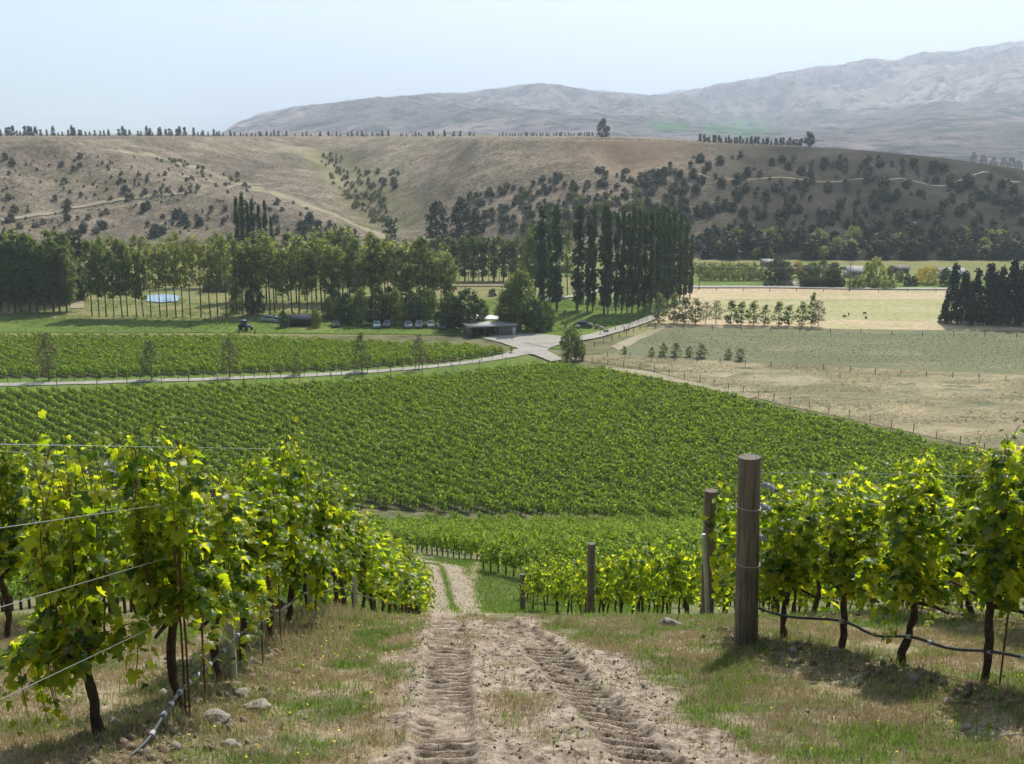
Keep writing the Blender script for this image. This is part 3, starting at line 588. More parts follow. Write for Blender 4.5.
def inpoly(px, X, Y):
    p_ = np.array([P(*q) for q in px]); ins = np.zeros(np.shape(X), bool); j = len(p_)-1
    for i in range(len(p_)):
        xi, yi = p_[i]; xj, yj = p_[j]
        ins ^= ((yi > Y) != (yj > Y)) & (X < (xj-xi)*(Y-yi)/(yj-yi+1e-12)+xi); j = i
    return ins
TINY = []
for i in range(8):
    rng = np.random.default_rng(900+i); a = Acc(); n = 84
    u = rng.random(n); p_ = np.column_stack([(rng.random(n)-0.5)*1.15, rng.normal(0, 0.17, n), 0.62+u*(1.25+0.35*rng.random())]); out = p_*np.array([0.3, 3.2, 0])+np.array([0, 0, 0.5]); out += rng.normal(0, .55, (n, 3))
    stamp(a, TV_, TF_, p_, frames(out, rng.normal(0, .6, (n, 3))+np.array([0, 0, -.6])), 0.20+0.24*rng.random(n)); TINY.append((a.mesh('vine_tuft', M['leaf_mid']),))
def block(name, px, ang, spacing, step, label, start_off=0.0):
    d = np.array([math.cos(ang), math.sin(ang)]); n_ = np.array([-d[1], d[0]]); g = np.arange(-420, 420, step); rws = np.arange(-260, 260, spacing)
    S, Q = np.meshgrid(g, rws); S = S+RNG.random(S.shape)*0.25; c0 = np.array([0, 200.])
    X = c0[0]+S*d[0]+Q*n_[0]; Y = c0[1]+S*d[1]+Q*n_[1]; m_ = inpoly(px, X, Y) & (np.abs(X)/Y < 0.56) & (RNG.random(X.shape) > 0.03)
    return vine_mass(name, np.column_stack([X[m_], Y[m_]]), ang, label, 'quad', 0.08, TINY)
block('valley_vine_cover', V1, R(134), 2.3, 0.92, 'wide block of green grape vines covering the valley floor below the slope')
block('far_vine_cover', V2, R(141), 2.2, 1.05, 'block of green grape vines beyond the pale gravel road')

# ------------------------------------------------------------------ posts, wires, hoses
def gz(x, y): return float(near_z(np.array([x], float), np.array([y], float))[0])
def end_post(x, y, h, r, label, group=None, lean=(0, 0), notch=True):
    a = Acc(); k = 14; u = np.linspace(0, 1, k); rng = np.random.default_rng(int(h*1000+x*77) % 9999)
    p_ = np.column_stack([lean[0]*u*h, lean[1]*u*h, -0.3+u*(h+0.3)]); tube(a, p_, r*(1.06-0.10*u+rng.normal(0, .006, k)), 20)
    o = thing('end_post', label, 'post', (x, y, gz(x, y)), 0, group); link('shaft', a.mesh('shaft', M['wood'], False), o)
    for q in (0.44, 0.74):
        b = Acc(); th = np.linspace(0, 2*np.pi, 24); c_ = np.column_stack([lean[0]*q*h+np.cos(th)*(r*1.06-0.05*r*q), lean[1]*q*h+np.sin(th)*(r*1.06-.05*r*q), np.full(24, q*h)+0.006*np.sin(th*2)]); tube(b, c_, 0.004, 4, 0, False); link('wire_wrap', b.mesh('wire_wrap', M['wire'], True), o)
    return o
end_post(2.17, 9.36, 1.80, 0.103, 'tallest thick weathered wooden end post beside the dirt track', None, (-0.035, 0.0))
end_post(2.93, 15.3, 2.03, 0.10, 'second wooden end post, standing behind and beside the tallest one', None, (-0.01, 0))
end_post(1.93, 25.1, 2.05, 0.10, 'short dark wooden end post at the start of a bright green row', None, (0, 0))
end_post(0.42, 40.1, 1.55, 0.11, 'smallest and farthest wooden end post right beside the grassy verge', None, (0, 0))
def row_post(x, y, h, r, m, label, group=None, capm=None, lean=0.0, name='row_post'):
    a = Acc(); tube(a, [(0, 0, -.2), (lean*.5, 0, h*.5), (lean, 0, h)], r, 10); o = thing(name, label, 'post', (x, y, gz(x, y)), 0, group); link('shaft', a.mesh('shaft', m, True), o)
    if capm is not None:
        b = Acc(); tube(b, [(lean, 0, h-0.02), (lean, 0, h+0.03), (lean, 0, h+0.075)], [r*1.35, r*1.4, r*1.3], 12); link('cap', b.mesh('cap', capm, True), o)
def steel_post(x, y, h, label):
    a = Acc(); w_ = 0.028; V = [(-w_, -w_, -.2), (w_, -w_, -.2), (w_, w_*.3, -.2), (w_*.5, w_*.3, -.2), (w_*.5, -w_*.5, -.2), (-w_*.5, -w_*.5, -.2), (-w_*.5, w_*.3, -.2), (-w_, w_*.3, -.2)]
    V = V+[(p[0], p[1], h) for p in V]; a.add(V, [(i, (i+1) % 8, (i+1) % 8+8, i+8) for i in range(8)]); a.add([V[8+i] for i in range(8)], [(0, 1, 4, 5)]); 
    o = thing('steel_post', label, 'post', (x, y, gz(x, y)), 0, 'steel posts in the row left of the track'); link('channel', a.mesh('channel', M['steel']), o)
for i, (yy, l) in enumerate(((7.85, 'nearest grey steel post under the leaves left of the track'), (10.9, 'second grey steel post under the leaves left of the track'), (14.2, 'third grey steel post, mostly behind the vine trunks'))):
    steel_post(row1x(yy)+0.06, yy, 1.5, l)
row_post(3.92, 7.35, 2.08, 0.035, M['steel'], 'thin leaning post with a black cap sticking out above the vines', None, M['hose'], 0.05)
row_post(2.93+U[0]*6.1, 15.3+U[1]*6.1, 1.9, 0.06, M['wood'], 'pale wooden post seen under the leaves behind the front row', None, None)
row_post(2.78, 14.4, 1.3, 0.03, M['steel'], 'thin grey stake leaning against the wire behind the second end post', None, None, -0.12)
row_post(2.95, 15.1, 0.9, 0.028, M['fencepost'], 'short dark stake in front of the second row of trunks', None, None)
for i, (x, y, h) in enumerate(((-2.16, 6.6, 1.2), (-2.13, 6.95, 1.3), (-2.1, 8.5, 1.2), (3.68, 7.58, 1.4), (-2.1, 9.2, 1.5), (-2.14, 6.62, 1.1))):
    a = Acc(); tube(a, [(0, 0, -.1), (0.01, 0, h*.5), (0.0, 0.01, h)], 0.007, 6); o = link('vine_stake', a.mesh('vine_stake', M['rust'], True), None, (x, y, gz(x, y)))
    tag(o, ['thin rusty rod beside the nearest vine trunk', 'thin rusty rod in the gap between two near vines', 'thin rusty rod by the sixth trunk down the track-side row', 'thin rusty rod against the fourth trunk of the end post row', 'thin rusty rod just before the second steel post', 'short rusty rod twisted against the near vine trunk'][i], 'stake')
def wire(name, pts, r, m, label, cat, group=None, n=5):
    a = Acc(); tube(a, pts, r, n, 0, False); return tag(link(name, a.mesh(name, m, True)), label, cat, group)
for h, nm in ((0.78, 'lowest'), (1.20, 'second lowest'), (1.56, 'second highest'), (1.94, 'topmost')):
    ys_ = np.linspace(2.5, 30, 60); pts = [(row1x(q)+0.03, q, float(hill(0, q))+h) for q in ys_]
    wire('trellis_wire', pts, 0.0020, M['wire'], f'{nm} steel wire along the row left of the track', 'wire', 'trellis wires left of the track')
for h, nm in ((1.25, 'lower'), (1.92, 'upper')):
    ys_ = np.linspace(6, 28, 50); pts = [(row1x(q)-2.7, q, float(hill(0, q))+h) for q in ys_]
    wire('trellis_wire', pts, 0.0022, M['wire'], f'{nm} steel wire along the row behind the track-side row', 'wire', 'trellis wires left of the track')
for h, nm in ((0.86, 'lowest'), (1.17, 'second lowest'), (1.45, 'second highest'), (1.72, 'topmost')):
    ky = np.array([9.55, 9.3, 9.0, 8.28, 7.65, 6.3, 4.0]); kx = np.array([2.22, 2.6, 2.93, 3.23, 3.59, 4.27, 5.4]); pts = [(x_, y2, float(hill(0, y2))+h) for x_, y2 in zip(kx, ky)]
    wire('trellis_wire', pts, 0.0020, M['wire'], f'{nm} steel wire running from the tallest wooden end post', 'wire', 'trellis wires right of the track')
for h, nm in ((0.62, 'lowest'), (0.70, 'second lowest'), (1.5, 'topmost')):
    ss = np.linspace(0, 10, 24); pts = [(2.93+U[0]*s, 15.3+U[1]*s, float(hill(0, 15.3+U[1]*s))+h) for s in ss]
    wire('trellis_wire', pts, 0.004, M['wire'], f'{nm} steel wire running from the second wooden end post', 'wire', 'trellis wires right of the track')
# irrigation hoses with clips
hp = [(4.6, 0.02, -0.3), (5.5, 0.02, -0.1), (5.85, 0.10, 0), (6.2, 0.22, 0), (6.6, 0.30, 0), (7.0, 0.31, 0), (7.4, 0.34, 0), (7.9, 0.42, 0), (8.4, 0.36, 0), (8.9, 0.40, 0), (9.5, 0.36, 0), (10.2, 0.41, 0), (11, 0.38, 0), (12.5, 0.42, 0), (15, 0.4, 0), (20, 0.4, 0)]
def hose(pts, label, clips):
    o = thing('irrigation_hose', label, 'hose', tuple(pts[0])); q = np.array(pts)-np.array(pts[0]); k = np.arange(len(q)); kk = np.linspace(0, len(q)-1, len(q)*8); sm = np.stack([np.interp(kk, k, q[:, i]) for i in range(3)], 1)
    for _ in range(12): sm[1:-1] = (sm[:-2]+2*sm[1:-1]+sm[2:])/4
    a = Acc(); tube(a, sm, 0.0125, 8); link('pipe', a.mesh('pipe', M['hose'], True), o)
    for c_ in clips:
        p_ = sm[int(c_*(len(sm)-1))]; p2 = sm[min(len(sm)-1, int(c_*(len(sm)-1))+1)]; b = Acc(); d_ = (p2-p_)/np.linalg.norm(p2-p_)*0.02; tube(b, [p_-d_, p_, p_+d_], 0.019, 8); link('clip', b.mesh('clip', M['clip'] if c_ > 0 else M['hose'], True), o)
hose([(row1x(a)+0.10+dx, a, float(hill(0, a))+b+0.02) for a, b, dx in hp], 'grey irrigation hose slung from trunk to trunk left of the track', [0.15, .19, .22, .25, .28, .31, .36, .41, .47, .52])
rp = [(2.22, 9.78, .47), (2.42, 9.66, .36), (2.62, 9.42, .33), (2.95, 8.93, .40), (3.1, 8.6, .29), (3.27, 8.24, .38), (3.45, 7.95, .31), (3.64, 7.62, .37), (3.9, 7.1, .36), (4.3, 6.4, .40), (4.7, 5.6, .4)]
hose([(x-0.04, y-0.04, float(hill(0, y))+h) for x, y, h in rp], 'black irrigation hose sagging between trunks from the tallest end post', [0.3, .5, .56, .7, .75])
a = Acc()
for k, (cx, r_) in enumerate(((0, 0.022), (0.05, 0.022))):
    th = np.linspace(0, 5.6, 18); tube(a, np.column_stack([cx+r_*np.cos(th), 0*th, r_*np.sin(th)]), 0.0035, 5)
tag(link('hose_clip', a.mesh('hose_clip', M['hose'], True), None, (row1x(6.75)+0.02, 6.75, float(hill(0, 6.75))+0.40)), 'small curled black wire loops just above the grey hose', 'clip')
for i, (s, h, l) in enumerate(((0.30, 1.66, 'topmost grey wire strainer beside the tallest end post'), (0.26, 1.45, 'middle grey wire strainer beside the tallest end post'), (0.24, 1.15, 'lowest grey wire strainer beside the tallest end post'))):
    a = Acc(); rng = np.random.default_rng(i+70)
    tube(a, [(-.08, 0, 0), (0.0, 0, 0.01), (.08, 0, 0.0)], [0.016, 0.02, 0.016], 8)
    for q in range(5):
        th = np.linspace(0, 6.5, 14); c0 = (q-2)*0.03; tube(a, np.column_stack([c0+0.01*np.sin(th*2), 0.024*np.cos(th), 0.028*np.sin(th)]), 0.005, 4)
    tag(link('wire_strainer', a.mesh('wire_strainer', M['clip'], True), None, (2.2+U[0]*s, 9.85+U[1]*s-0.05, float(hill(0, 9.8))+h), UA), l, 'wire strainer', 'wire strainers at the end post')

# ------------------------------------------------------------------ near ground cover
def blades(name, n, xr, yr, maskf, h, wd, m, label, seed, clumpy=0.0, zoff=0.0):
    rng = np.random.default_rng(seed); X = rng.uniform(*xr, n*4); Y = yr[0]+(yr[1]-yr[0])*rng.random(n*4)**1.0
    ok = (np.abs(X) < 0.5*Y+0.8); X, Y = X[ok], Y[ok]; p_ = maskf(X, Y); ok = rng.random(len(X)) < p_; X, Y = X[ok][:n], Y[ok][:n]
    if clumpy: 
        X = X+0; 
    Z = near_z(X, Y)+zoff; k = len(X); hh = h*(0.4+0.9*rng.random(k)); an = rng.random(k)*6.283; ln = rng.random(k)*0.9; an2 = rng.random(k)*6.283
    b0 = np.column_stack([X+np.cos(an)*wd, Y+np.sin(an)*wd, Z-0.005]); b1 = np.column_stack([X-np.cos(an)*wd, Y-np.sin(an)*wd, Z-0.005])
    mid = np.column_stack([X+np.cos(an2)*hh*ln*.35, Y+np.sin(an2)*hh*ln*.35, Z+hh*.6]); t_ = np.column_stack([X+np.cos(an2)*hh*ln, Y+np.sin(an2)*hh*ln, Z+hh*(1-.35*ln)])
    V = np.stack([b0, b1, mid+(b1-b0)*.35, mid-(b1-b0)*.35, t_], 1).reshape(-1, 3); i = np.arange(k)*5
    a = Acc(); a.add(V, np.stack([i, i+1, i+2, i+3], 1)); a.f.setdefault((3, 0), []).append(np.stack([i+3, i+2, i+4], 1))
    o = link(name, a.mesh(name, m)); kind(o, 'stuff'); tag(o, label, 'grass'); return o
dm = lambda X, Y: np.clip((1-bare_mask(X, Y))*(1-green_mask(X, Y)*0.7)*sstep(0.28, 0.50, fbm(X*1.7+9, Y*1.7, 3)), 0.0, 1)+0.03
gm = lambda X, Y: np.clip(green_mask(X, Y)**1.5*1.2*sstep(0.35, 0.6, fbm(X*5, Y*5, 2))+0.10*(1-bare_mask(X, Y))*sstep(.5, .62, fbm(X*6+2, Y*6, 2)), 0, 1)
blades('dry_grass', 200000, (-6, 7), (5, 12.5), dm, 0.036, 0.0024, M['drygrass'], 'short dry straw-coloured grass on the near slope', 1)
blades('green_grass', 90000, (-6, 7), (5, 12.5), gm, 0.06, 0.003, M['greengrass'], 'patches of low green grass on the near slope', 2)
blades('verge_grass', 50000, (-9, 12), (12, 30), lambda X, Y: (1-bare_mask(X, Y))*0.9, 0.08, 0.007, M['greengrass'], 'green grass in the alleys over the crest', 3)
blades('verge_grass', 60000, (-8, 6), (38, 72), lambda X, Y: (1-bare_mask(X, Y))*0.9*green_mask(X, Y)+.05, 0.12, 0.018, M['greengrass'], 'bright green grass on the verge beside the lower track', 4)
weed = lambda X, Y: np.exp(-((X+2.05)/0.3)**2)*sstep(8.2, 9.5, Y)+0.25*np.exp(-((X+2.1)/0.35)**2)
blades('dead_weeds', 2500, (-3.2, -1.5), (6, 12.3), weed, 0.15, 0.003, M['drygrass'], 'brown dead weed stalks under the vines left of the track', 5)
blades('straw_tangle', 60000, (-6, 7), (5, 12.5), lambda X, Y: (1-bare_mask(X, Y))*sstep(.5, .62, fbm(X*3.3+4, Y*3.3, 3)), 0.075, 0.0022, M['drygrass'], 'longer tangled straw in clumps on the near slope', 8)
blades('green_clumps', 26000, (-5, 6.5), (5, 12), lambda X, Y: (1-bare_mask(X, Y)*.85)*sstep(.66, .72, fbm(X*4.1+1, Y*4.1+6, 3)), 0.085, 0.0035, M['greengrass'], 'small fresh green weed clumps dotted through the straw', 9)
blades('row_grass', 16000, (-4, 7), (6, 16), lambda X, Y: np.exp(-(row_line_d(X, Y)/0.5)**2)*0.6, 0.11, 0.003, M['greengrass'], 'green weeds growing under the near vine rows', 6)
ICO = bmesh.new(); bmesh.ops.create_icosphere(ICO, subdivisions=1, radius=1.0); ICV = np.array([v.co[:] for v in ICO.verts]); ICF = np.array([[v.index for v in f.verts] for f in ICO.faces]); ICO.free()
def rubble(name, n, xr, yr, maskf, s, m, label, seed, cat):
    rng = np.random.default_rng(seed); X = rng.uniform(*xr, n*6); Y = rng.uniform(*yr, n*6); ok = rng.random(len(X)) < maskf(X, Y); X, Y = X[ok][:n], Y[ok][:n]; k = len(X)
    S = s*(0.3+rng.pareto(2.6, k).clip(0, 2.5)); Z = near_z(X, Y); rot = frames(rdir(k, rng), rdir(k, rng)); V = ICV[None]*(0.65+0.6*rng.random((k, len(ICV), 1)))*np.array([1, .8, .6])*S[:, None, None]
    V = np.einsum('nij,nkj->nki', rot, V)+np.column_stack([X, Y, Z+S*0.15])[:, None]; a = Acc(); a.add(V.reshape(-1, 3), (ICF[None]+(np.arange(k)*len(ICV))[:, None, None]).reshape(-1, 3))
    o = link(name, a.mesh(name, m)); kind(o, 'stuff'); tag(o, label, cat)
u_ = U; rowm = lambda X, Y: np.exp(-(row_line_d(X, Y)/0.28)**2)
rubble('soil_clods', 9000, (-3.2, 6), (5.4, 12.5), rowm, 0.018, M['clod'], 'brown clods of soil heaped along the near vine rows', 11, 'soil')
rubble('stones', 700, (-3.0, 6), (5.4, 12.5), rowm, 0.020, M['stone'], 'pale stones scattered along the near vine rows', 12, 'stones')
rubble('track_clods', 3500, (-1.6, 2.4), (5.2, 12.3), lambda X, Y: bare_mask(X, Y)*(0.03+0.97*sstep(0.16, 0.28, np.minimum(np.abs(X-XL(Y)), np.abs(X-XR(Y))))), 0.006, M['clod'], 'crumbs of dry soil lying on the dirt track', 13, 'soil')
rubble('gravel_scatter', 3500, (-4, 5.5), (5.2, 12.3), lambda X, Y: 0.25+0*X, 0.009, M['stone'], 'small pale stones lying on the near ground', 14, 'stones')
def rock(x, y, s, label, seed):
    rng = np.random.default_rng(seed); bm = bmesh.new(); bmesh.ops.create_icosphere(bm, subdivisions=3, radius=1)
    for v in bm.verts:
        c = v.co; f = 1+0.28*math.sin(c.x*2.3+seed)+0.22*math.sin(c.y*3.1+seed*2)+0.12*math.sin(c.z*7+c.x*5); v.co = Vector((round(c.x*f*3)/3*.35+c.x*f*.65, c.y*f*.8, c.z*f*.6))*s
    me = bpy.data.meshes.new('rock'); bm.to_mesh(me); bm.free(); me.materials.append(M['stone']); tag(link('rock', me, None, (x, y, gz(x, y)+s*.2), rng.random()*6), label, 'rock')
rock(-1.93, 6.55, 0.10, 'pale rock at the foot of the second near vine', 1); rock(-1.8, 7.05, 0.085, 'pale flat rock beside the weeds under the grey hose', 2); rock(-1.95, 7.3, 0.07, 'small rock between two near vine trunks', 3)
rock(1.72, 10.9, 0.09, 'small rock on the bare mound before the second end post', 4); rock(3.1, 7.75, .06, 'small pale rock below the third trunk of the end post row', 5); rock(-1.75, 6.2, 0.055, 'small stone in the soil below the nearest vines', 6)
rng = np.random.default_rng(5); n = 150; X = np.concatenate([rng.uniform(-2, -0.9, n//2), rng.uniform(1.8, 5, n//2)]); Y = rng.uniform(5.8, 12, n); a = Acc()
stamp(a, TV_-np.array([0, .5, 0]), TF_, np.column_stack([X, Y, near_z(X, Y)+0.05]), frames(rdir(n, rng)*.5+[0, 0, 1], rdir(n, rng)), 0.022)
o = link('yellow_flowers', a.mesh('yellow_flowers', M['flower'])); kind(o, 'stuff'); tag(o, 'tiny yellow flowers dotted through the dry grass', 'flowers')

# ------------------------------------------------------------------ trees
def crown(fn, nclump, per, rad, size, m, seed, flat_=0.0, down=0.0):
    per = int(per*0.72); size = size*1.12; rng = np.random.default_rng(seed); c = fn(rng, nclump); n = nclump*per; ci = np.repeat(np.arange(nclump), per); off = rdir(n, rng)*rad*(rng.random((n, 1))**0.5)*np.array([1, 1, 0.8])
    sz = 0.6+0.8*rng.random(nclump); p_ = c[ci]+off*sz[ci][:, None]; nn = off/rad+rng.normal(0, .5, (n, 3))+np.array([0, 0, .35]); tt = rng.normal(0, .7, (n, 3))+np.array([0, 0, -0.3-down])
    a = Acc(); stamp(a, TV_, TF_, p_, frames(nn, tt), size*(0.6+0.8*rng.random(n))); return a.mesh('crown', m)
def limbs(h, r, nb, zb, spread, seed, up=0.5, multi=1):
    rng = np.random.default_rng(seed); a = Acc()
    for k in range(multi):
        ox, oy = (rng.normal(0, .12, 2)*h*.1 if multi > 1 else (0, 0)); u = np.linspace(0, 1, 6)
        tube(a, np.column_stack([ox*(1+3*u)+0.01*h*np.sin(u*4+k), oy*(1+3*u)+0.01*h*np.cos(u*3+k), -0.3+u*(h*.93+.3)]), r*(1.1-u*.95)+.01, 6)
    for k in range(nb):
        z = h*(zb+(0.9-zb)*rng.random()); an = rng.random()*6.28; l = spread*(1-(z/h-zb)/(1.05-zb)*.6); q = np.linspace(0, 1, 4)
        tube(a, np.column_stack([np.cos(an)*l*q, np.sin(an)*l*q, z+l*up*q*1.4]), r*.32*(1-.8*q)+.008, 4, 0, False)
    return a.mesh('trunk', M['bark'], True)
def env(prof, w, z0=0.0):                                # crown envelope: radius along the height
    zs, rs = zip(*prof)
    def fn(rng, n):
        z = z0+(1-z0)*rng.random(n); z = np.where(rng.random(n) < 0.25, z0+(1-z0)*rng.random(n)*.8, z); r = np.interp(z, zs, rs)*w*np.sqrt(0.15+.85*rng.random(n)); an = rng.random(n)*6.283
        return np.column_stack([np.cos(an)*r, np.sin(an)*r, z*fn.h])
    return fn
def kindset(h, w, prof, z0, ncl, per, rad, size, m, nvar, seed, zb=.25, nb=14, up=.6, r=.014, multi=1):
    out = []
    for i in range(nvar):
        f = env(prof, w*h, z0); f.h = h; out.append((crown(f, ncl, per, rad, size, m, seed+i), limbs(h, r*h, nb, zb, w*h*.8, seed+i, up, multi), h))
    return out
T = {}
LPROF = [(0, .1), (.08, .35), (.2, .9), (.5, 1), (.8, .75), (.95, .35), (1, .08)]
T['lombardy'] = kindset(28, .056, LPROF, .085, 150, 18, 0.95, .75, M['foliage_d'], 5, 10, .1, 22, 2.5, .012)
T['slimpop'] = kindset(28, .042, LPROF, .09, 110, 16, .85, .65, M['foliage'], 4, 20, .1, 16, 2.5, .010)
T['rowtree'] = kindset(22, .13, [(0, 0), (.30, .4), (.45, .95), (.7, 1), (.9, .55), (1, .08)], .30, 95, 18, 1.1, .60, M['foliage'], 5, 30, .3, 12, .8, .010)
T['paletree'] = kindset(22, .13, [(0, 0), (.40, .4), (.55, .95), (.75, 1), (.9, .6), (1, .08)], .42, 66, 18, 1.1, .56, M['foliage_y'], 5, 40, .35, 12, .8, .010)
T['darkrow'] = kindset(22, .14, [(0, 0), (.12, .5), (.35, .95), (.7, 1), (.9, .55), (1, .08)], .14, 150, 20, 1.2, .62, M['foliage'], 4, 50, .15, 14, .8, .012)
T['bushy'] = kindset(12, .42, [(0, .3), (.15, .8), (.45, 1), (.75, .8), (.95, .4), (1, .1)], .10, 150, 24, 1.3, .55, M['foliage'], 4, 60, .15, 14, .6, .02)
T['darkbushy'] = kindset(12, .44, [(0, .4), (.15, .85), (.45, 1), (.75, .8), (.95, .4), (1, .1)], .06, 150, 24, 1.3, .58, M['foliage_d'], 4, 70, .15, 14, .6, .02)
CP = [(0, 1), (.15, 1), (.5, .62), (.8, .3), (1, .04)]
T['conifer'] = kindset(18, .22, CP, .04, 190, 20, 1.1, .6, M['conifer'], 4, 80, .06, 30, -.1, .014)
T['pine'] = kindset(24, .26, [(0, .2), (.12, .8), (.3, 1), (.6, .9), (.85, .6), (1, .15)], .10, 130, 26, 1.9, .8, M['conifer'], 3, 90, .12, 16, .3, .014)
T['sapling'] = kindset(6, .24, [(0, .1), (.2, .8), (.5, 1), (.8, .6), (1, .1)], .15, 70, 18, .5, .24, M['foliage'], 4, 100, .2, 8, .8, .012)
T['thin'] = kindset(9, .22, [(0, .1), (.25, .7), (.5, 1), (.8, .7), (1, .2)], .20, 120, 14, .6, .20, M['brownleaf'], 3, 110, .2, 16, 1.2, .010)
T['young'] = kindset(9, .20, [(0, .2), (.2, .9), (.5, 1), (.8, .55), (1, .1)], .1, 60, 20, .7, .34, M['foliage'], 4, 120, .2, 10, .8, .012)
T['cypress'] = kindset(14, .10, LPROF, .03, 90, 16, .7, .5, M['foliage_d'], 2, 130, .05, 10, 2, .012)
T['rimtree'] = kindset(6, .26, CP, .12, 36, 12, .65, .6, M['conifer'], 4, 140, .1, 4, .2, .018)
T['rimround'] = kindset(8, .38, [(0, .2), (.2, .9), (.5, 1), (.8, .7), (1, .2)], .12, 60, 18, .9, .6, M['conifer'], 2, 150, .1, 8, .4, .022)
T['orchard'] = kindset(5, .42, [(0, .3), (.2, .9), (.5, 1), (.8, .8), (1, .4)], .18, 34, 16, .7, .45, M['foliage'], 3, 160, .1, 5, .5, .02)
T['greenbush'] = kindset(5, .5, [(0, .9), (.2, 1), (.5, 1), (.8, .75), (1, .3)], .04, 50, 18, .8, .45, M['foliage_y'], 3, 170, .1, 5, .5, .02)
T['shrub'] = kindset(3, .42, [(0, .9), (.3, 1), (.6, .85), (1, .3)], .0, 30, 12, .62, .42, M['scrub'], 5, 180, .1, 4, .5, .02)
T['gorse'] = kindset(3, .5, [(0, .9), (.3, 1), (.6, .85), (1, .3)], .0, 34, 12, .66, .40, M['scrub_y'], 3, 190, .1, 4, .5, .02)
T['scrubtree'] = kindset(5, .34, [(0, .6), (.25, .95), (.55, 1), (.85, .6), (1, .2)], .02, 60, 14, .95, .6, M['scrub'], 5, 200, .1, 6, .5, .02)
T['yellowtree'] = kindset(6, .55, [(0, .9), (.2, 1), (.5, 1), (.8, .75), (1, .3)], .06, 60, 18, .9, .5, M['yellow'], 1, 210, .1, 5, .5, .02)
T['orangetree'] = kindset(5, .4, [(0, .9), (.2, 1), (.5, 1), (.8, .75), (1, .3)], .06, 40, 18, .8, .5, M['orange'], 1, 220, .1, 5, .5, .02)
tc_ = [0]
def tree(kd, x, y, z, h, name, label, cat, group=None, wsc=1.0, trunk=True):
    v = T[kd]; k = v[tc_[0]*3 % len(v)] if len(v) != 3 else v[tc_[0] % 3]; tc_[0] += 1; s = h/k[2]
    if not trunk:
        o = link(name, k[0], None, (x, y, z), random.random()*6.28, (s*wsc, s*wsc, s)); return tag(o, label, cat, group)
    o = thing(name, label, cat, (x, y, z), random.random()*6.28, group, (s*wsc, s*wsc, s)); link('crown', k[0], o); link('trunk', k[1], o); return o
def ptree(kd, px, yb, yt, name, label, cat='tree', group=None, wsc=1.0, trunk=True):
    x, y = P(px, yb); h = y*(float(tan_dep(yb))-float(tan_dep(yt))); return tree(kd, x, y, VZ, h, name, label, cat, group, wsc, trunk)
rr = random.uniform
# dark clump far left
g = 'dark plantation trees at the left edge'
for i in range(11): ptree('darkrow', -8+i*7.6+rr(-1, 1), 312+rr(-.6, .6), 240+rr(-8, 9)+(4 if i > 8 else 0), 'plantation_tree', f'{ordn(i)} dark tree of the dense front row left of the field gap', 'tree', g, 1.05)
for i in range(11): ptree('darkrow', -14+i*8.2+rr(-1, 1), 304+rr(-.6, .6), 236+rr(-6, 8), 'plantation_tree', f'{ordn(i)} dark tree of the dense second row left of the field gap', 'tree', g, 1.1)
for i, px in enumerate((71, 77, 83)): ptree('cypress', px, 300, 229+4*abs(i-1)+rr(0, 3), 'dark_poplar', ['left', 'middle and tallest', 'right'][i]+' one of three dark poplars rising behind the field gap', 'tree', 'three dark poplars', 1.2)
g = 'tall bare-trunked trees in a row by the pond'
for i, px in enumerate((92, 99, 106.5, 114, 122, 127, 136, 144, 152, 160, 167, 175, 183, 191, 202.5, 210.5, 217.5, 226)):
    ptree('rowtree' if i < 8 else 'paletree', px+rr(-1, 1), 317+0.06*(i), 245+rr(-7, 8)-(0 if i < 8 else 2), 'plantation_tree', f'{ordn(i)} bare-trunked tree right of the field gap in the front row', 'tree', g, 0.86)
for i in range(16):
    ptree('paletree', 104+i*8.2+rr(-2, 2), 286+rr(-.5, .5), 238+rr(-8, 8), 'plantation_tree', f'{ordn(i)} pale tree of the row beyond the far farm road', 'tree', 'pale trees beyond the farm road', 0.95)
g = 'mixed trees sheltering the parked cars'
for i in range(28): ptree('paletree' if i % 3 else 'rowtree', 236+i*7.9+rr(-2, 2), 314+rr(-1.5, 1), 246+rr(-12, 12)-(6 if 2 < i < 14 else 0), 'shelter_tree', f'{ordn(i)} tree of the pale mixed row behind the parked cars', 'tree', g, 1.1)
for i in range(24): ptree('paletree' if i % 2 else 'rowtree', 232+i*9.2+rr(-2, 2), 302+rr(-2, 2), 238+rr(-10, 12)-(4 if 5 < i < 16 else -2), 'shelter_tree', f'{ordn(i)} tree of the rear mixed row behind the parked cars', 'tree', g, 1.15)
for i, (px, yb, yt) in enumerate(((237, 313, 288), (255, 315, 282), (330, 320, 296), (346, 324, 290), (362, 325, 290), (379, 324.5, 286), (396, 325, 290), (413, 325, 286), (430, 325, 288), (448, 326, 294), (316, 328, 305), (284, 328, 309), (338, 318, 288), (390, 318, 286), (425, 318, 288))):  # the pair beside the barn is added to deepen its shade
    ptree('darkbushy' if i % 2 else 'bushy', px, yb, yt+rr(-2, 6), 'shade_tree', f'{ordn(i)} low dark rounded tree in the shade by the parked cars', 'tree', 'low dark trees by the parked cars', 0.8)
for i, (px, yt) in enumerate(((240, 196), (246, 191), (251, 201), (256, 196), (262, 204), (268, 199), (274, 215), (305, 222), (314, 226), (322, 224), (337, 221), (349, 224), (357, 226), (300, 232))):
    x, y = P(px, 285); ptree('lombardy' if i < 7 else 'cypress', px, 285, yt+2, 'dark_poplar', f'{ordn(i)} slender dark poplar rising above the pale mixed trees', 'tree', 'slender poplars above the mixed trees', .5 if i < 7 else .7)
h_ = hit(391, 243)
ptree('cypress', 391, 262, 216, 'dark_poplar', 'single dark poplar standing alone before the bushy gully', 'tree', None, 1.6)
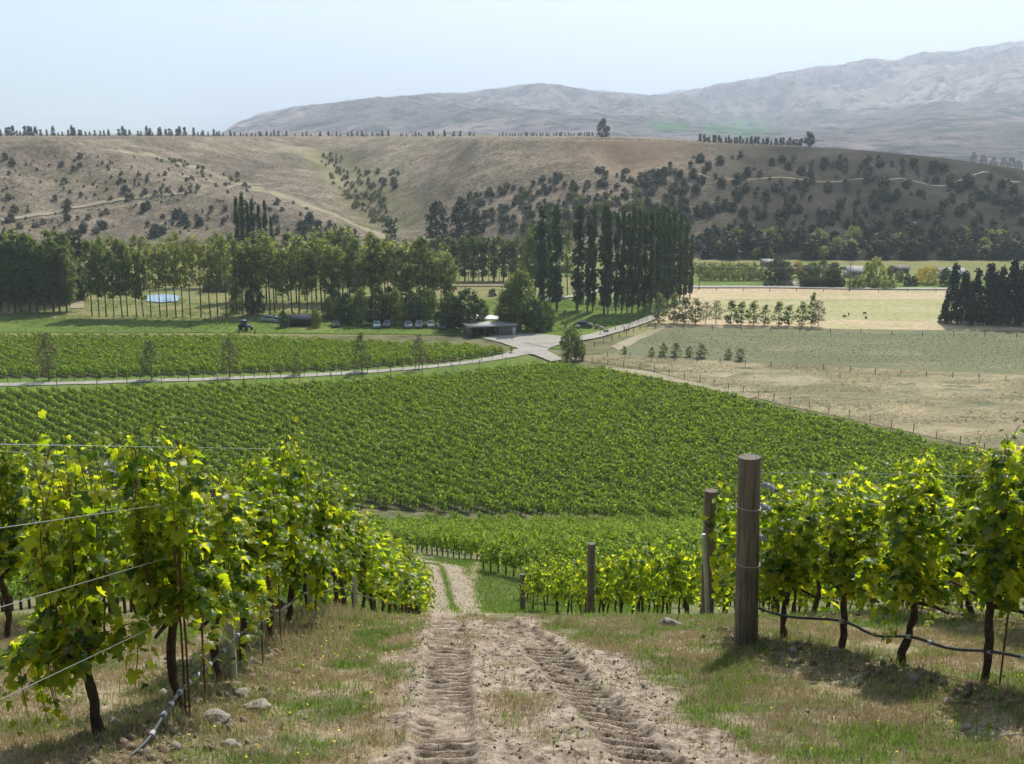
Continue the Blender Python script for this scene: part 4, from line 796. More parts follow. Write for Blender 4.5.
for px, yt, l in ((437, 202, 'left one of two big dark pines'), (462, 199, 'right one of two big dark pines'), (476, 214, 'smaller dark pine leaning against the two big pines')):
    ptree('pine', px, 252, yt, 'pine_tree', l+' at the foot of the terrace', 'pine tree', 'big dark pines at the terrace foot', 1.0)
g = 'clipped-looking trees in the long straight windbreak'
for i in range(27): ptree('slimpop' if i % 2 else 'rowtree', 420+i*4.9+rr(-.6, .6), 281, 238+rr(-2.5, 3), 'windbreak_tree', f'{ordn(i)} tree of the straight windbreak behind the lawn', 'tree', g, 1.9 if i % 2 else .8)
# Lombardy poplars
g = 'tall dark Lombardy poplars on the lawn'
for i, (px, yb, yt, ws) in enumerate(((541, 309, 207, .95), (556, 310, 205, .95), (549, 303, 222, .6), (578, 311, 203, .9), (588, 313, 215, .6), (593, 312, 208, .5), (604, 314, 206, .85), (608, 314, 213, .6))):
    ptree('lombardy', px, yb, yt, 'lombardy_poplar', f'{ordn(i)} broad dark Lombardy poplar on the lawn, counted from the bushy tree', 'poplar', g, ws)
for i, (px, yb, yt) in enumerate(((616, 313.6, 212), (622, 314, 209), (627, 314, 214), (632, 314, 208), (638, 313.6, 211), (644, 313, 210), (650, 313, 212))):
    ptree('lombardy', px, yb, yt, 'lombardy_poplar', f'{ordn(i)} slim Lombardy poplar in the close-set line on the lawn', 'poplar', 'slim Lombardy poplars in line', .55)
for i, (px, yb, yt) in enumerate(((656, 309, 210), (661, 307, 206), (667, 306, 216), (672, 304, 208), (679, 302, 213), (684, 300, 224), (690, 298, 236), (665, 303, 209), (659, 303, 216))):
    ptree('lombardy', px, yb, yt, 'lombardy_poplar', f'{ordn(i)} poplar of the solid dark group before the pale field', 'poplar', 'Lombardy poplars in the solid dark group', .72)
for i, (px, yb, yt) in enumerate(((567, 296, 232), (528, 296, 230), (535, 296, 226))):
    ptree('rowtree', px, yb, yt, 'background_tree', f'{ordn(i)} green tree glimpsed between the tall poplars', 'tree', 'green trees behind the poplars', .9)
# yard trees
ptree('bushy', 520, 331, 270, 'yard_tree', 'big leafy light green tree right behind the low shed', 'tree', None, .42*1.6); ptree('bushy', 511, 330, 283, 'yard_tree', 'leafy tree leaning on the big light green tree by the shed', 'tree', None, .8)
ptree('darkbushy', 535, 332, 301, 'yard_tree', 'small dark tree right of the big light green tree', 'tree', None, .85); ptree('bushy', 545, 330, 302, 'yard_tree', 'small light tree on the lawn edge near the dark one', 'tree', None, .9)
ptree('darkbushy', 468, 331, 290, 'yard_tree', 'large round dark tree left of the low shed', 'tree', None, 1.0); ptree('darkbushy', 452, 330, 297, 'yard_tree', 'smaller round dark tree beside the last parked car', 'tree', None, .9)
ptree('bushy', 482, 322, 300, 'yard_tree', 'small tree behind the white-roofed shelters', 'tree', None, .8)
ptree('young', 564.5, 328, 309, 'young_tree', 'little staked tree alone on the lawn near the rock heap', 'tree'); ptree('bushy', 571, 361, 327, 'yard_tree', 'dark round tree standing at the road junction', 'tree', None, .78); ptree('bushy', 579, 360, 340, 'yard_tree', 'small bush leaning on the tree at the road junction', 'shrub', None, .8)
ptree('shrub', 492, 296, 288, 'field_shrub', 'small dark shrub alone in the dry strip before the windbreak', 'shrub', None, 1.2); ptree('rowtree', 494, 281, 262, 'background_tree', 'small pale tree standing before the windbreak trunks', 'tree', None, 1.3)
ptree('bushy', 500, 322, 308, 'yard_tree', 'low bush on the grass behind the shed roof', 'shrub', None, 1.2)
# young trees along the pale field
g = 'young trees in a line along the pale field'
for i, (px, hh) in enumerate(((659, 30), (674, 30), (685, 27), (695, 26), (706, 22), (716, 24), (731, 25), (741, 24), (753, 25), (765, 21), (778, 25), (789, 22), (802, 25), (812, 34), (818, 26))):
    ptree('thin' if i in (4, 5, 14) else 'young', px, 323.5+i*.25, 323.5+i*.25-hh, 'young_tree', ['bushy', 'second', 'third', 'fourth', 'see-through', 'second see-through', 'seventh', 'eighth', 'ninth', 'tenth', 'darkest', 'twelfth', 'thirteenth', 'tallest thin', 'bare-looking last'][i]+' young tree in the line along the pale field', 'tree', g, 1.4 if i != 13 else .8)
g = 'small dark bushes along the wire fence'
for i, (px, yb, hh) in enumerate(((624, 354, 8), (652, 356, 9), (663, 356, 13), (676, 356.5, 14), (689.5, 357, 11), (701, 358, 15), (728, 359, 11), (740, 361, 13))):
    ptree('young', px, yb, yb-hh, 'fence_bush', f'{ordn(i)} small bush along the wire fence of the grey-green field', 'shrub', g, 2.0)
g = 'thin saplings at the edge of the far vineyard block'
for i, (px, yb, yt) in enumerate(((49, 381, 334), (152, 381, 340), (230, 378, 338), (297, 376, 351), (362, 373, 333), (419, 370, 335))):
    ptree('thin' if i in (0, 2, 5) else 'sapling', px, yb, yt, 'sapling', f'{ordn(i)} thin {"brown" if i in (0, 2) else "grey-green"} sapling along the pale gravel road, from the left', 'tree', g, 1.1 if i < 3 else 1.0)
g = 'dark spruces right of the pale field'
for i, (px, yb, yt, ws) in enumerate(((951, 323, 264, .72), (944, 323, 300, 1.1), (962, 324, 272, .8), (974, 324, 270, .7), (986, 324, 264, .85), (998, 325, 268, .8), (1009, 325, 260, .85), (1021, 325, 266, .8), (1034, 325, 262, .9), (968, 320, 282, 1.0), (992, 320, 272, .9), (1016, 320, 270, .9))):
    ptree('conifer', px, yb, yt, 'spruce_tree', f'{ordn(i)} dark spruce of the group right of the pale field', 'spruce', g, ws*1.1)
# orchard, hedges and garden
k = 0
for r, (yb, yt, x0, x1) in enumerate(((281, 271, 703, 768), (276, 266, 698, 764), (271.5, 262.5, 694, 758))):
    for px in np.arange(x0, x1, 5.4):
        ptree('orchard', px+rr(-.5, .5), yb, yt+rr(-.5, .5), 'orchard_tree', f'round green orchard tree in the {["front", "middle", "rear"][r]} orchard row', 'tree', f'{["front", "middle", "rear"][r]} row of orchard trees', 1.0, True)
gd = [('darkbushy', 776, 283, 258, 'large dark tree beside the orchard', 1.0), ('darkbushy', 785, 282, 262, 'dark tree next to the orange shrub', 1.0), ('orangetree', 798, 277, 262, 'orange-leaved shrub among the dark garden trees', 1.0), ('darkbushy', 806, 284, 266, 'dark bush right of the orange shrub', 1.1),
      ('bushy', 812, 282, 262, 'round mid-green garden tree', .9), ('darkbushy', 833, 286, 263, 'large round dark garden tree by the pale roof', .95), ('bushy', 822, 283, 261, 'leafy garden tree behind the dark hedge', .9), ('greenbush', 876, 286, 259, 'large bright green rounded tree beside the pale roof', .75),
      ('greenbush', 868, 284, 263, 'bright green bush left of the large bright tree', .8), ('bushy', 888, 283, 268, 'garden tree right of the bright green tree', .8), ('yellowtree', 928, 284, 267, 'bright yellow blossoming tree in the garden', 1.2), ('yellowtree', 921, 281, 269, 'smaller yellow blossoming bush beside the yellow tree', 1.0), ('darkbushy', 945, 286, 268, 'dark tree between the yellow blossom and the spruces', .8),
      ('darkbushy', 907, 286, 274, 'dark little tree left of the yellow blossom', .8), ('shrub', 913, 286, 276, 'grey shrub at the edge of the garden lawn', 1), ('bushy', 899, 282, 270, 'round tree behind the garden shrubs', .9)]
for kd, px, yb, yt, l, ws in gd: ptree(kd, px, yb, yt, 'garden_tree', l, 'tree', None, ws)
for i, (px, yb, yt) in enumerate(((852, 288.5, 277), (857, 288.5, 277.5), (862, 288.5, 278), (874.5, 288.5, 278), (886, 289, 279), (891, 288.5, 279.5))): ptree('greenbush' if i > 3 else 'orchard', px, yb, yt, 'garden_shrub', f'{ordn(i)} clipped round shrub on the garden lawn by the farm road', 'shrub', 'clipped shrubs by the farm road', 1.0)
for i in range(9): ptree('darkbushy', 804+i*4.6, 287.3, 277.5, 'hedge_shrub', f'{ordn(i)} dark shrub of the hedge along the farm road', 'shrub', 'hedge shrubs along the farm road', 1.1)
for i in range(5): ptree('darkbushy', 766+i*6, 286.5, 281.5, 'hedge_shrub', f'{ordn(i)} low shrub of the short hedge beside the orchard', 'shrub', 'short hedge beside the orchard', 1.4)

# hillside shrubs: the largest as things, the rest as cover
spots = []
def scat(n, x0, x1, y0, y1, kd, h0, h1, cond=None, seed=0):
    rng = random.Random(seed); k = 0; tries = 0
    while k < n and tries < n*12:
        tries += 1; px = rng.uniform(x0, x1); py = rng.uniform(y0, y1)
        if cond and not cond(px, py): continue
        h = hit(px, py)
        if not h or h[2] > -7.3 and py > 170: continue
        spots.append((px, py, h, kd, rng.uniform(h0, h1))); k += 1
il = np.interp
scat(85, 0, 320, 158, 236, 'shrub', 1.4, 3.4, lambda a, b: b > il(a, [0, 110, 200, 300, 330], [150, 152, 172, 205, 215])+4, 1)
scat(26, 60, 330, 205, 238, 'scrubtree', 3, 5, lambda a, b: b > il(a, [60, 200, 330], [212, 200, 222]), 2)
scat(34, 120, 250, 176, 200, 'shrub', 1.6, 3.2, None, 12)
scat(120, 318, 400, 156, 226, 'gorse', 1.4, 3.2, lambda a, b: abs(a-il(b, [156, 180, 205, 226], [330, 350, 368, 385])) < il(b, [156, 190, 226], [12, 22, 14]), 3)
scat(22, 360, 398, 172, 192, 'shrub', 2.0, 3.6, None, 4)
scat(230, 470, 690, 172, 232, 'shrub', 1.8, 3.6, lambda a, b: b > il(a, [470, 560, 640, 690], [196, 176, 168, 165]) and b > 168, 5)
scat(40, 520, 640, 195, 236, 'gorse', 2.5, 4, None, 15)
scat(380, 640, 1024, 158, 250, 'scrubtree', 1.8, 4.4, lambda a, b: b > il(a, [640, 700, 870, 960, 1024], [178, 156, 158, 170, 184]), 6)
scat(100, 690, 1024, 238, 263, 'scrubtree', 3.5, 7, None, 7)
scat(26, 700, 1000, 238, 262, 'greenbush', 3.5, 6, None, 8)
scat(26, 100, 240, 158, 182, 'gorse', 1.5, 2.6, lambda a, b: abs(b-il(a, [108, 150, 195, 240], [150, 156, 168, 184])) < 4, 9)
spots.sort(key=lambda s: -s[4]/s[2][1])
lab = {'shrub': 'dark rounded shrub dotted on the dry terrace slope', 'scrubtree': 'dark scrubby tree on the terrace slope', 'gorse': 'yellow-green bush on the dry terrace slope', 'greenbush': 'light green bushy tree at the foot of the terrace'}
indiv = {'shrub': [], 'scrubtree': [], 'gorse': [], 'greenbush': []}; over = []
for s in spots: (indiv[s[3]] if len(indiv[s[3]]) < {'shrub': 230, 'scrubtree': 280, 'gorse': 120, 'greenbush': 34}[s[3]] else over).append(s)
indiv['gorse'], gx_ = indiv['gorse'][:60], indiv['gorse'][60:]
for kd, L in indiv.items():
    for s in L: tree(kd, s[2][0], s[2][1], s[2][2]-0.2, s[4], {'shrub': 'hill_shrub', 'scrubtree': 'hill_tree', 'gorse': 'gorse_bush', 'greenbush': 'light_tree'}[kd], lab[kd], 'shrub' if kd in ('shrub', 'gorse') else 'tree', kd+' plants on the terrace slope', 1.25, kd not in ('shrub', 'gorse'))
extra = []
for _ in range(200):
    q = (rr(0, 330), rr(152, 236)); h_ = hit(*q) if q[1] > np.interp(q[0], [0, 110, 200, 330], [150, 152, 174, 216]) else None
    if h_ and h_[2] < -7: over.append((0, 0, h_, 'shrub', rr(.8, 1.9)))
a = Acc()
def grab(me, k=4):
    co = np.empty(len(me.vertices)*3); me.vertices.foreach_get('co', co); fi = np.empty(len(me.polygons)*k, int); me.polygons.foreach_get('vertices', fi); return co.reshape(-1, 3), fi.reshape(-1, k)
sc_t = [grab(v[0]) for v in T['shrub']]
def masscov(name, pts, label, m):
    a = Acc(); pts = np.asarray(pts); pk = RNG.integers(0, len(sc_t), len(pts))
    for i, (co, fi) in enumerate(sc_t):
        w_ = np.where(pk == i)[0]
        if len(w_): stamp(a, co, fi, pts[w_, :3], np.tile(np.eye(3), (len(w_), 1, 1)), pts[w_, 3]/3)
    o = link(name, a.mesh(name, m)); kind(o, 'stuff'); tag(o, label, 'scrub')
masscov('gorse_cover', [(s[2][0], s[2][1], s[2][2]-.2, s[4]) for s in gx_], 'small yellow-green bushes filling the gully in the terrace', M['scrub_y'])
masscov('hillside_scrub', [(s[2][0], s[2][1], s[2][2]-.2, s[4]) for s in over], 'smaller scrub bushes scattered over the terrace slope', M['scrub'])
rng = np.random.default_rng(77); n = 9000; X = rng.uniform(-330, 300, n); Y = rng.uniform(490, 760, n); Z = terrace(X, Y); ok = (Z > VZ+1) & (rng.random(n) < sstep(0.42, .58, fbm(X/22, Y/22, 3))*.9+.1); 
tus = []
co, fi = sc_t[0]; a = Acc(); sel = rng.permutation(len(fi))[:26]; cof = co.reshape(-1, 4, 3)[sel].reshape(-1, 3); ff = np.arange(len(sel)*4).reshape(-1, 4)
X, Y, Z = X[ok], Y[ok], Z[ok]; stamp(a, cof, ff, np.column_stack([X, Y, Z-.1]), np.tile(np.eye(3), (len(X), 1, 1)), 0.14+0.22*rng.random(len(X))); o = link('tussock_grass', a.mesh('tussock_grass', M['scrub'])); kind(o, 'stuff'); tag(o, 'low tussocks and tiny shrubs speckling the dry terrace slope', 'tussocks')

# trees along the rim of the terrace
def rim(px, h, kd, name, label, group, Y=900., ws=1.0):
    X = (px-512)/F_PX*Y*.977; z = float(terrace(np.array([X]), np.array([Y]))[0]); tree(kd, X, Y, z-.1, h, name, label, 'tree', group, ws, kd == 'rimround')
for i in range(124):
    px = -6+i*3.9+rr(-1.9, 1.9)
    if i in (13, 50) or rr(0, 1) < .08: continue
    rim(px, rr(3.2, 8.2)*(1 if px < 235 else .62)*(1.4 if i in (60, 31) else 1), 'rimtree', 'rim_tree', 'small dark tree in the line along the flat terrace top', 'trees along the flat terrace top', 900, 0.95)
for i in range(36): rim(500+i*3.1+rr(-1, 1), rr(2.2, 3.6), 'rimtree', 'rim_tree', 'tiny dark tree in the low far line on the terrace top', 'tiny trees on the terrace top', 930, 1.0)
for i in range(34): rim(700+i*3.1+rr(-1.2, 1.2), rr(3, 5), 'rimtree', 'rim_tree', 'small dark conifer on the terrace edge near the round tree', 'small conifers on the right terrace edge', 700, 1.0)
rim(603, 12.5, 'rimround', 'rim_pine', 'large lone dark pine standing out on the terrace top', None, 800, 1.05); rim(809, 8.5, 'rimround', 'rim_round_tree', 'round dark tree at the end of the terrace-edge conifers', None, 660, 1.0)
for i, (px, py) in enumerate(((985, 163), (996, 165), (1006, 166), (1014, 165), (975, 160), (1021, 168), (880, 128), (690, 137))):
    if i > 5: continue
    X = (px-512)/F_PX*1400*.977; t_ = float(tan_dep(py)); tree('rimround', X, 1400, -t_*1400-4, 13, 'far_tree', f'{ordn(i)} blurred dark tree in the dip beyond the terrace end', 'tree', 'far trees beyond the terrace end', 1.0, True)

# ------------------------------------------------------------------ fences
def fence(name, pts, h, sp, label, r=0.06, wires=3, rail=False):
    pts = [np.array(p) for p in pts]; o = thing(name, label, 'fence', (pts[0][0], pts[0][1], VZ)); a0 = Acc(); tube(a0, [(0, 0, -.2), (0, 0, h*.5), (0, 0, h)], r, 6); pm = a0.mesh('post', M['fencepost'], True); wa = Acc(); org = pts[0]
    cnt = 0
    for p0, p1 in zip(pts[:-1], pts[1:]):
        L = np.linalg.norm(p1-p0); n = max(1, int(round(L/sp)))
        for i in range(n):
            if cnt > 95: break
            q = p0+(p1-p0)*i/n-org; link('post', pm, o, (q[0], q[1], 0), rr(0, 3), (1, 1, rr(.9, 1.12))); cnt += 1
        for k in range(wires):
            z = h*(0.35+0.6*k/max(1, wires-1)); tube(wa, [(p0[0]-org[0], p0[1]-org[1], z), (p1[0]-org[0], p1[1]-org[1], z)], 0.006, 4, 0, False)
    link('wires', wa.mesh('wires', M['rust']), o); return o
fence('wire_fence', [P(*p) for p in ((592, 363), (640, 369), (700, 383), (790, 404), (870, 422), (960, 445), (1090, 480))], 1.5, 4.2, 'wire fence with dark posts along the edge of the big vineyard', .07)
fence('wire_fence', [P(*p) for p in ((585, 355), (630, 358), (720, 364), (850, 372), (1060, 384))], 1.3, 5.5, 'wire fence with dark posts before the grey-green field', .08)
fence('wire_fence', [P(*p) for p in ((655, 329), (800, 332.5), (1080, 339))], 1.3, 8, 'long wire fence between the grey-green field and the pale field', .09)
fence('wire_fence', [P(*p) for p in ((585, 350), (612, 341), (640, 330), (656, 324))], 1.4, 4.5, 'wire fence following the lower side of the driveway', .09)
fence('wire_fence', [P(*p) for p in ((600, 336), (630, 326), (655, 318))], 1.2, 5, 'wire fence following the upper side of the driveway', .08)
fence('wire_fence', [P(*p) for p in ((690, 291), (850, 292), (1080, 293))], 1.2, 9, 'far wire fence along the farm road behind the pale field', .10)
fence('wire_fence', [P(*p) for p in ((-60, 318), (90, 320), (228, 321))], 1.0, 7, 'low wire fence at the foot of the left tree rows', .06, 2)
# row-end posts of the vineyard blocks
def edge_posts(pxs, sp, label, group, h=1.9, r=.07, mx=70):
    a0 = Acc(); tube(a0, [(0, 0, -.2), (0, 0, h*.5), (0, 0, h)], r, 6); pm = a0.mesh('vineyard_post', M['fencepost'], True); pts = [P(*p) for p in pxs]; c = 0
    for p0, p1 in zip(pts[:-1], pts[1:]):
        n = max(1, int(np.linalg.norm(p1-p0)/sp))
        for i in range(n):
            if c >= mx: return
            q = p0+(p1-p0)*(i+rr(-.1, .1))/n; tag(link('vineyard_post', pm, None, (q[0], q[1], gz(q[0], q[1])), 0, (1, 1, rr(.85, 1.1))), label, 'post', group); c += 1
edge_posts([(330, 501), (520, 515), (720, 529)], 3.3, 'dark post at the front edge of the big valley vineyard', 'posts at the front edge of the valley vineyard')
edge_posts([(-5, 383), (100, 382), (330, 377), (450, 367), (512, 357)], 2.6, 'dark post at a row end beside the pale gravel road', 'row-end posts beside the gravel road', 1.7, .07, 90)
edge_posts([(60, 387.5), (130, 386.5), (330, 381), (450, 372), (530, 363)], 5.5, 'dark post at a row end on the near side of the gravel road', 'row-end posts on the near side of the road', 2.1, .07, 40)

# ------------------------------------------------------------------ buildings
def shed():
    x0, y0 = P(470, 338); x1, y1 = P(517, 335); o = thing('low_shed', 'long low shed with flat pale roof and an open dark bay', 'shed', (x0, y0, VZ), math.atan2(y1-y0, x1-x0)); L = math.hypot(x1-x0, y1-y0); D = 6.0
    a = Acc(); box(a, (0, D-.15, 0), (L, D, 2.7)); box(a, (0, 0, 0), (.15, D-.15, 2.6)); box(a, (L*.56, 0, 0), (L*.56+.15, D-.15, 2.6)); link('wall', a.mesh('wall', M['timber']), o)
    a = Acc()
    n = 22
    for i in range(n):
        xa = L*.60+(L*.40)*i/n; box(a, (xa, -0.02-(i % 2)*.03, 0.05), (xa+L*.40/n*.94, .10, 2.5))
    box(a, (L-.1, .1, 0), (L, D-.2, 2.5)); link('cladding', a.mesh('cladding', M['cladding']), o)
    a = Acc(); box(a, (-.3, -.4, 2.70), (L*.58, D+.3, 2.96)); link('roof', a.mesh('roof', M['roofmetal']), o)
    a = Acc(); box(a, (L*.585, -.4, 2.62), (L+.3, D+.3, 2.76)); link('low_roof', a.mesh('low_roof', M['roofmetal']), o)
    for q in (0.02, .3, .55):
        a = Acc(); box(a, (L*q, -.25, 0), (L*q+.16, -.09, 2.69)); link('pillar', a.mesh('pillar', M['timber']), o)
    a = Acc(); box(a, (L-1.3, -.16, 0), (L-.5, -.1, 2.1)); link('door', a.mesh('door', M['white']), o)
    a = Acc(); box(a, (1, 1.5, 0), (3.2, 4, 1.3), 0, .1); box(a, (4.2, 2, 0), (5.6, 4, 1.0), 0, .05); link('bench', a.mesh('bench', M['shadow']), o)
shed()
def gable(name, px0, px1, yb, h, D, roofh, label, wm, rm, wins=2):
    p0 = P(px0, yb); p1 = P(px1, yb); o = thing(name, label, 'house', (p0[0], p0[1], VZ), math.atan2(p1[1]-p0[1], p1[0]-p0[0])); L = float(np.linalg.norm(p1-p0))
    a = Acc(); box(a, (0, 0, 0), (L, D, h)); link('wall', a.mesh('wall', wm), o)
    a = Acc(); e = .5; t = .12; V = [(-e, -e, h-.1), (L+e, -e, h-.1), (L+e, D/2, h+roofh), (-e, D/2, h+roofh), (-e, D+e, h-.1), (L+e, D+e, h-.1)]; V += [(q[0], q[1], q[2]+t) for q in V]
    a.add(V, [(6, 7, 8, 9), (9, 8, 11, 10), (0, 3, 2, 1), (3, 4, 5, 2), (0, 1, 7, 6), (4, 10, 11, 5), (1, 2, 8, 7), (2, 5, 11, 8), (0, 6, 9, 3), (3, 9, 10, 4)]); link('roof', a.mesh('roof', rm), o)
    for i in range(wins):
        a = Acc(); xa = L*(i+.6)/(wins+.2)-.5; box(a, (xa, -.05, .9), (xa+1.2, .0, 2.0)); wf = link('window', a.mesh('window', M['white']), o); b = Acc(); box(b, (xa+.08, -.08, .98), (xa+1.12, -.052, 1.92)); link('pane', b.mesh('pane', M['glass']), wf)
gable('farmhouse', 849, 864, 278, 2.2, 8, 1.6, 'farmhouse with pale roof half hidden by green garden trees', M['wall'], M['roofmetal'])
gable('farmhouse', 942, 966, 279, 2.0, 8, 1.5, 'farmhouse with pale roof behind the yellow blossoming tree and spruces', M['wall'], M['roofmetal'], 3)
gable('farm_building', 764, 779, 267, 1.8, 7, .9, 'low grey building above the orchard', M['cladding'], plain('grey_roof', (.38, .36, .34), .6), 3)
gable('farm_building', 203, 228, 292, 2.6, 7, 1.5, 'small grey farm building seen between the bare tree trunks', M['timber'], plain('dull_roof', (.33, .33, .33), .6), 2)
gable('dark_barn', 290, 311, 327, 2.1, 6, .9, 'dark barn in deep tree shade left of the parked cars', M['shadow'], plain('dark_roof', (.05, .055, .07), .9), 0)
gable('farm_building', 895, 909, 273, 1.6, 6, .9, 'low brown farm building behind the garden shrubs', M['timber'], plain('brown_roof', (.20, .16, .13), .7), 2)
def shelter(px, yb, wdt, label):
    x, y = P(px, yb); o = thing('garden_shelter', label, 'shelter', (x, y, VZ), 0, 'white shelters'); a = Acc(); w_ = wdt/2; V = [(-w_, -w_, 2.3), (w_, -w_, 2.3), (w_, w_, 2.3), (-w_, w_, 2.3), (0, 0, 3.1), (-w_, -w_, 2.1), (w_, -w_, 2.1), (w_, w_, 2.1), (-w_, w_, 2.1)]
    a.add(V, [(0, 1, 4), (1, 2, 4), (2, 3, 4), (3, 0, 4)]); a.add(V, [(5, 6, 1, 0), (6, 7, 2, 1), (7, 8, 3, 2), (8, 5, 0, 3)]); link('roof', a.mesh('roof', M['white']), o)
    for sx in (-1, 1):
        for sy in (-1, 1): b = Acc(); tube(b, [(sx*w_*.95, sy*w_*.95, 0), (sx*w_*.95, sy*w_*.95, 1.1), (sx*w_*.95, sy*w_*.95, 2.12)], .05, 6); link('pole', b.mesh('pole', M['steel']), o)
shelter(478, 325, 3.6, 'small white-roofed shelter nearest the round dark tree'); shelter(491, 326, 4.2, 'larger white-roofed shelter just behind the shed roof')

# ------------------------------------------------------------------ cars and other things in the yard
paint = {k: plain(k+'_paint', c, .3, .6, .05, 2) for k, c in {'white': (.50, .53, .56), 'silver': (.30, .33, .37), 'blue': (.10, .16, .28), 'pale_blue': (.26, .34, .45), 'dark': (.05, .045, .06)}.items()}  # car paints darkened to stand in for the tree shade
def carset(m):
    prof = [(-2.1, .35), (-2.15, .62), (-2.05, .85), (-1.15, .98), (-.55, 1.42), (.9, 1.46), (1.75, 1.0), (2.1, .92), (2.15, .55), (2.1, .35)]
    bm = bmesh.new(); rings = []
    for s, ins in ((-.82, .14), (-.78, .0), (.78, .0), (.82, .14)):
        rings.append([bm.verts.new((s*(1.0 if z < 1.0 else .82), y*(1-.02*abs(ins)), z)) for y, z in prof])
    for A, B in zip(rings[:-1], rings[1:]):
        for i in range(len(prof)): j = (i+1) % len(prof); bm.faces.new((A[i], A[j], B[j], B[i]))
    bm.faces.new(rings[0][::-1]); bm.faces.new(rings[-1]); bmesh.ops.recalc_face_normals(bm, faces=bm.faces[:]); me = bpy.data.meshes.new('body'); bm.to_mesh(me); bm.free(); me.materials.append(m)
    a = Acc(); V = [(-.60, -1.10, 1.03), (.60, -1.10, 1.03), (.56, -.62, 1.40), (-.56, -.62, 1.40)]; V = [(x, y-.03, z+.015) for x, y, z in V]; a.add(V, [(0, 1, 2, 3)]); a.add([(x, y+.03, z-.02) for x, y, z in V], [(0, 3, 2, 1)]); ws = a.mesh('windscreen', M['glass'])
    sd_ = []
    for s in (-1, 1):
        a = Acc(); X = s*.80; a.add([(s*.835, -.85, 1.02), (s*.835, 1.4, 1.02), (s*.70, .85, 1.38), (s*.70, -.5, 1.38)], [(0, 1, 2, 3)] if s > 0 else [(3, 2, 1, 0)]); sd_.append(a.mesh('side_window', M['glass']))
    wh = Acc(); tube(wh, [(-.1, 0, 0), (0, 0, 0), (.1, 0, 0)], .32, 14); hb = Acc(); tube(hb, [(-.11, 0, 0), (0, 0, 0), (.11, 0, 0)], .17, 10)
    hl = Acc(); box(hl, (-.18, -.04, -.07), (.18, .03, .07)); return me, ws, sd_, wh.mesh('wheel', M['tyre'], False), hb.mesh('rim', M['steel']), hl.mesh('headlight', M['white'])
sets = {k: carset(m) for k, m in paint.items()}
def car(px, yb, colr, label, rz=0.0, sc=1.0):
    b, ws, sdw, wh, hb, hl = sets[colr]; x, y = P(px, yb); o = thing('parked_car', label, 'car', (x, y, VZ+.1), rz, 'cars parked under the trees', 1.2)
    link('body', b, o); link('windscreen', ws, o)
    for m_ in sdw: link('side_window', m_, o)
    for sx in (-.74, .74):
        for sy in (-1.35, 1.35): q = link('wheel', wh, o, (sx, sy, .32)); link('rim', hb, q)
        link('headlight', hl, o, (sx*.75, -2.12, .72))
for px, yb, c, l, rz in ((377, 328, 'pale_blue', 'pale blue car, leftmost of the cars in the shade', .1), (388, 327, 'silver', 'silver-grey car next to the pale blue one', -.1), (408, 328, 'silver', 'bluish silver car in the middle of the shaded cars', .15), (419.5, 327.5, 'white', 'white car in the middle of the shaded cars', 0),
                         (431, 327.5, 'white', 'white car with raised rear, second from the round dark tree', .1), (444, 328.5, 'pale_blue', 'pale blue car beside the round dark tree', -.25), (271, 322, 'white', 'white car far left near the dark barn', 1.4), (279.5, 323, 'white', 'small white car touching the dark barn', 1.2), (583, 328, 'dark', 'dark car parked on the lawn by the rock heap', 1.35), (336, 327, 'dark', 'dark car hidden in deep shade near the barn', .2)):
    car(px, yb, c, l, rz)
def tractor(px, yb):
    x, y = P(px, yb); o = thing('farm_tractor', 'small blue-grey tractor parked on the grass strip by two short posts', 'tractor', (x, y, VZ+.3), .9); a = Acc(); box(a, (-.4, -1.9, .8), (.4, .1, 1.5), 0, .06); link('bonnet', a.mesh('bonnet', paint['blue']), o)
    a = Acc(); box(a, (-.7, .1, .9), (.7, 1.6, 2.5), 0, .12); link('cab', a.mesh('cab', M['glass']), o); a = Acc(); box(a, (-.75, .0, 2.5), (.75, 1.7, 2.62), 0, .03); link('roof', a.mesh('roof', paint['blue']), o)
    for sx in (-.8, .8):
        a = Acc(); tube(a, [(sx-.2, 1.2, .8), (sx, 1.2, .8), (sx+.2, 1.2, .8)], .8, 16); link('wheel', a.mesh('wheel', M['tyre']), o); a = Acc(); tube(a, [(sx-.12, -1.4, .45), (sx, -1.4, .45), (sx+.12, -1.4, .45)], .45, 14); link('wheel', a.mesh('wheel', M['tyre']), o)
tractor(246, 331)
for px, l in ((239, 'short dark post left of the small tractor'), (255, 'short dark post right of the small tractor')):
    x, y = P(px, 334); a = Acc(); tube(a, [(0, 0, 0), (0, 0, .6), (0, 0, 1.3)], .14, 8); tag(link('yard_post', a.mesh('yard_post', M['fencepost'], True), None, (x, y, VZ)), l, 'post')
for i, (px, yb, s) in enumerate(((577, 329, 1.3), (590, 328, 1.6), (597, 329, 1.5), (602, 330, 1.1), (606, 333, 1.0))):
    x, y = P(px, yb); bm = bmesh.new(); bmesh.ops.create_icosphere(bm, subdivisions=2, radius=1)
    for v in bm.verts: f = 1+.25*math.sin(v.co.x*3+i)+.2*math.sin(v.co.y*4+i*2); v.co = Vector((v.co.x*f*1.3, v.co.y*f, v.co.z*f*.75))*s*.45
    me = bpy.data.meshes.new('boulder'); bm.to_mesh(me); bm.free(); me.materials.append(M['stone']); tag(link('boulder', me, None, (x, y, VZ+.3+s*.3)), f'{ordn(i)} grey boulder from the left in the heap on the lawn', 'boulder', 'boulders on the lawn')
